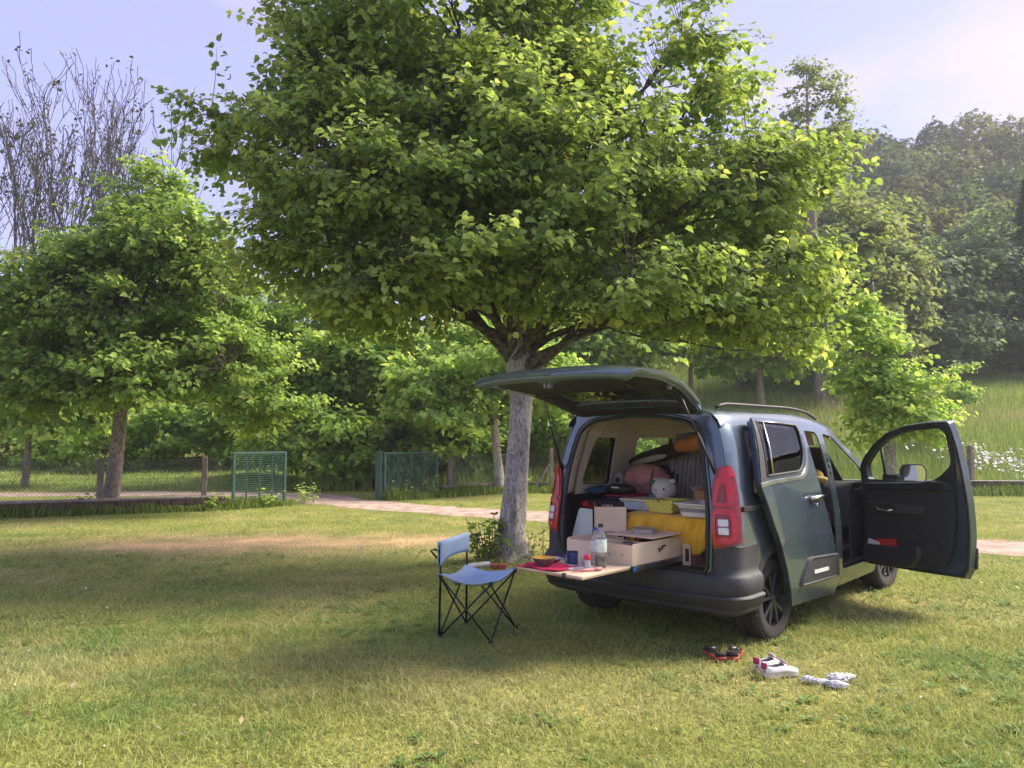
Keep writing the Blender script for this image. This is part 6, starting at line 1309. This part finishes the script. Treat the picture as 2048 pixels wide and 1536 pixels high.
# ------------------------------------------------------------------ gates, low walls and fence
gate_g = pm('gate_green_paint', (.028,.085,.075), .5, var=.2, scale=8, bump=.1, bscale=90)
def gate(label, A, B, h, nbar, nvert, mesh, z0):
    A = Vector(A); B = Vector(B); L = (B-A).length; a = math.atan2(B.y-A.y, B.x-A.x)
    g = thing('metal_gate', label, 'gate', (A.x, A.y, z0), a)
    for x in (0, L): MB().box((x-.028,-.028,.04),(x+.028,.028,h)).build('frame_post', gate_g, g, bevel=.004)
    for z in (.06, h-.02): MB().box((.0285,-.022,z-.022),(L-.0285,.022,z+.022)).build('frame_rail', gate_g, g, bevel=.004)
    for k in range(1, nvert+1): x = L*k/(nvert+1); MB().box((x-.013,.008,.0825),(x+.013,.03,h-.0425)).build('upright', gate_g, g)
    for k in range(nbar): z = .11+(h-.18)*k/(nbar-1); MB().box((.0285,-.007,z-.006),(L-.0285,.007,z+.006)).build('bar', gate_g, g)
    if mesh:
        mb = MB(); n = int(L/.055)
        for k in range(1, n): x = L*k/n; mb.box((x-.003,-.010,.083),(x+.003,-.0075,h-.043))
        tag(mb.build('mesh_wires', gate_g, g), kind='stuff')
    return g
gate('green metal gate leaf with close horizontal bars by the low wall', (-6.27,17.0), (-5.42,18.0), 1.27, 23, 3, False, 0)
gate('green metal gate leaf with square mesh among the weeds', (-3.28,19.45), (-2.05,20.6), 1.22, 17, 3, True, 0)
gp = thing('gate_post', 'thick green steel post carrying the mesh gate leaf', 'post', (-3.42,19.35,0)); MB().box((-.075,-.075,-.1),(.075,.075,1.22)).build('post_tube', gate_g, gp, bevel=.01); MB().box((-.08,-.08,1.22),(.08,.08,1.235)).build('cap', gate_g, gp, bevel=.004)
wallm = pm('old_wall_stone', (.06,.045,.038), .95, rgb2=(.20,.135,.11), scale=7, detail=8, bump=.9, bscale=18, spec=.1)
STONE = []
for q_ in range(5):
    rs_ = random.Random(q_+3); sm_ = MB(); e_ = lambda: .5-rs_.uniform(0, .05); ring_ = []
    for y_, k_ in ((.5, 1), (-.36, 1), (-.5, .86)): ring_.append([(sx*e_()*k_, y_, sz*e_()*k_) for sx, sz in ((-1,-1),(1,-1),(1,1),(-1,1))])
    so_ = sm_.loft(ring_, cap=True).build('stone', wallm); STONE.append(so_.data); bpy.data.objects.remove(so_)
def low_wall(label, P, h, th):
    P = np.array(P, float); root = thing('low_wall', label, 'wall', (P[0,0], P[0,1], 0)); rngw = np.random.default_rng(int(abs(P[0,0])*10)); stones = []
    k_ = 0
    for a, b in zip(P[:-1], P[1:]):
        d = b-a; L = np.hypot(*d); ang = math.atan2(d[1], d[0]); M = Matrix.Translation((a[0]-P[0,0], a[1]-P[0,1], 0))@Matrix.Rotation(ang, 4, 'Z')
        MB().box((0,-th/2+.02,-.1),(L,th/2-.02,h-.03)).build('wall_core', wallm, root).matrix_local = M
        x = 0
        mbt = MB(); mbt.box((0,-th/2-.012,h-.0295),(L,th/2+.012,h+.02)); mbt.build('coping', pm('coping_stone', (.20,.17,.15), .95, rgb2=(.34,.29,.25), scale=5, bump=.6, bscale=30), root, bevel=.012).matrix_local = M
        for z0, z1 in ((.0, h*.5-.01), (h*.5, h-.035)):
            x = rngw.uniform(0, .1)
            while x < L-.1:
                w = rngw.uniform(.14, .30); o_ = rngw.uniform(0, .02); x1 = min(L, x+w-.014)
                st_ = link('stone', STONE[int(rngw.integers(0, 5))], parent=root)
                st_.matrix_local = M@Matrix.Translation(((x+x1)/2, -th/2+.013-o_/2, (z0+z1)/2))@Matrix.Diagonal((x1-x, .034+o_, z1-z0, 1)); x += w
    tag(root, kind='thing')
    return root
low_wall('low stone wall with coping left of the gate', [(-15.5,12.85),(-10.3,15.2),(-6.42,16.95)], .30, .26)
low_wall('low overgrown brick wall running behind the lime trunk', [(-1.95,20.75),(-.3,22.6),(3.2,22.5)], .26, .24)
low_wall('low stone wall at the meadow edge on the right', [(9.0,21.9),(13.1,21.35),(20.0,20.5)], .38, .26)
postm = pm('concrete_post', (.12,.10,.085), .95, rgb2=(.24,.205,.18), scale=10, bump=.5, bscale=60)
def post(label, x, y, h, w, brace=None):
    p = thing('fence_post', label, 'post', (x, y, 0), R(20), 'fence posts'); MB().box((-w/2,-w/2,-.1),(w/2,w/2,h)).build('post_shaft', postm, p, bevel=.008); MB().box((-w*.42,-w*.42,h+.0005),(w*.42,w*.42,h+.03)).build('post_top', postm, p, bevel=.012)
    if brace: MB().tube([(brace,-.05,.05),(0,-.03,h*.72)], .045, 6).build('brace', postm, p)
wl0, wl1 = np.array((-10.3,15.2)), np.array((-6.42,16.95))
for (px, top, lb) in ((205, 920, 'dark fence post just left of the maple trunk'), (412, 915, 'fence post between the maple and the barred gate leaf')):
    k = (px-1024)/1500; t_ = (k*wl0[1]-wl0[0])/((wl1-wl0)[0]-k*(wl1-wl0)[1]); q = wl0+(wl1-wl0)*t_; post(lb, q[0], q[1]+.02, 1.6+(876-top)/1500*q[1], .115)
post('fence post behind the lime trunk near the slim pale tree', -.05, 22.75, 1.35, .12); post('fence post with a slanting brace right of the lime trunk', 1.16, 22.5, 1.25, .12, -.62)
post('weathered fence post at the meadow edge by the right side', 13.05, 21.45, 1.35, .13); post('fence post beyond the right gate leaf in the weeds', -1.72, 21.0, 1.0, .12)
wire = pm('galvanised_wire', (.22,.22,.22), .5, metal=.6, var=.2)
def chainlink(label, A, B, z0, z1, step=.085, t_=.0022):
    A = np.array(A, float); B = np.array(B, float); L = np.hypot(*(B-A)); a = math.atan2(*(B-A)[::-1]); root = thing('chain_link_fence', label, 'fence', (A[0], A[1], 0), a); mb = MB(); H = z1-z0
    n = int((L+H)/step)
    for k in range(-int(H/step), int(L/step)+1):
        for sg in (1, -1):
            x0, x1 = k*step, k*step+H
            if sg < 0: x0, x1 = x1, x0
            za, zb = z0, z1
            pa, pb = np.array((x0, z0)), np.array((x1, z1))
            lo, hi = 0., 1.
            for lim, s in ((0, 1), (L, -1)):
                da, db = s*(pa[0]-lim), s*(pb[0]-lim)
                if da < 0 and db < 0: lo = 2
                elif da < 0: lo = max(lo, da/(da-db))
                elif db < 0: hi = min(hi, da/(da-db))
            if lo >= hi: continue
            qa, qb = pa+(pb-pa)*lo, pa+(pb-pa)*hi
            d = (qb-qa)/np.linalg.norm(qb-qa)*t_; nx_, nz_ = -d[1], d[0]; y_ = .003*sg
            mb.add([(qa[0]-nx_, y_, qa[1]-nz_), (qa[0]+nx_, y_, qa[1]+nz_), (qb[0]+nx_, y_, qb[1]+nz_), (qb[0]-nx_, y_, qb[1]-nz_)], [(0,1,2,3)])
    tag(mb.build('wire_mesh', wire, root), kind='stuff')
    for z in (z0+.02, (z0+z1)/2, z1): MB().tube([(0,-.006,z),(L,-.006,z)], .003, 5).build('straining_wire', wire, root)
chainlink('chain-link fence on the low wall left of the gate', (-13.6,13.7), (-6.45,16.95), .33, 1.12)
chainlink('chain-link fence on the low wall behind the lime trunk', (-1.7,21.0), (-.1,22.7), .3, 1.1); chainlink('chain-link fence right of the lime trunk', (-.0,22.72), (3.2,22.5), .3, 1.1)
# weeds along wall and gates
for i, (x, y, h, lb) in enumerate(((-6.55,16.75,.42,'leafy weed at the wall end left of the barred gate'),(-5.75,17.55,.45,'leafy weed growing through the barred gate leaf'),(-8.95,16.2,.40,'dark leafy weed at the foot of the maple'),(-2.9,19.75,.55,'weed at the post of the mesh gate leaf'),(-2.1,20.3,.6,'tall weed at the free end of the mesh gate leaf'),(-5.1,18.6,.5,'weed right of the barred gate leaf'),(.2,22.3,.5,'weed at the fence behind the lime trunk'))):
    sprout('weed_plant', lb, x, y, h, .38, 12, 9, .085, 'fresh' if i != 2 else 'dark', 130+i, 'weeds along the walls', 'weed', 'long')

# ------------------------------------------------------------------ the air
hz_lo = float(GZ.min())-1.; hz_hi = 75.
hb = MB().box((-470,-90,hz_lo),(470,480,hz_hi)); hm = bpy.data.materials.new('haze_air'); hm.use_nodes = True
for n in list(hm.node_tree.nodes):
    if n.type != 'OUTPUT_MATERIAL': hm.node_tree.nodes.remove(n)
pv_ = hm.node_tree.nodes.new('ShaderNodeVolumePrincipled'); pv_.inputs['Color'].default_value = (.87,.91,1,1); pv_.inputs['Density'].default_value = .0009; pv_.inputs['Anisotropy'].default_value = .3
hm.node_tree.links.new(pv_.outputs[0], hm.node_tree.nodes['Material Output'].inputs['Volume'])
tag(hb.build('haze', hm), 'thin evening haze filling the valley air', 'haze', kind='stuff')
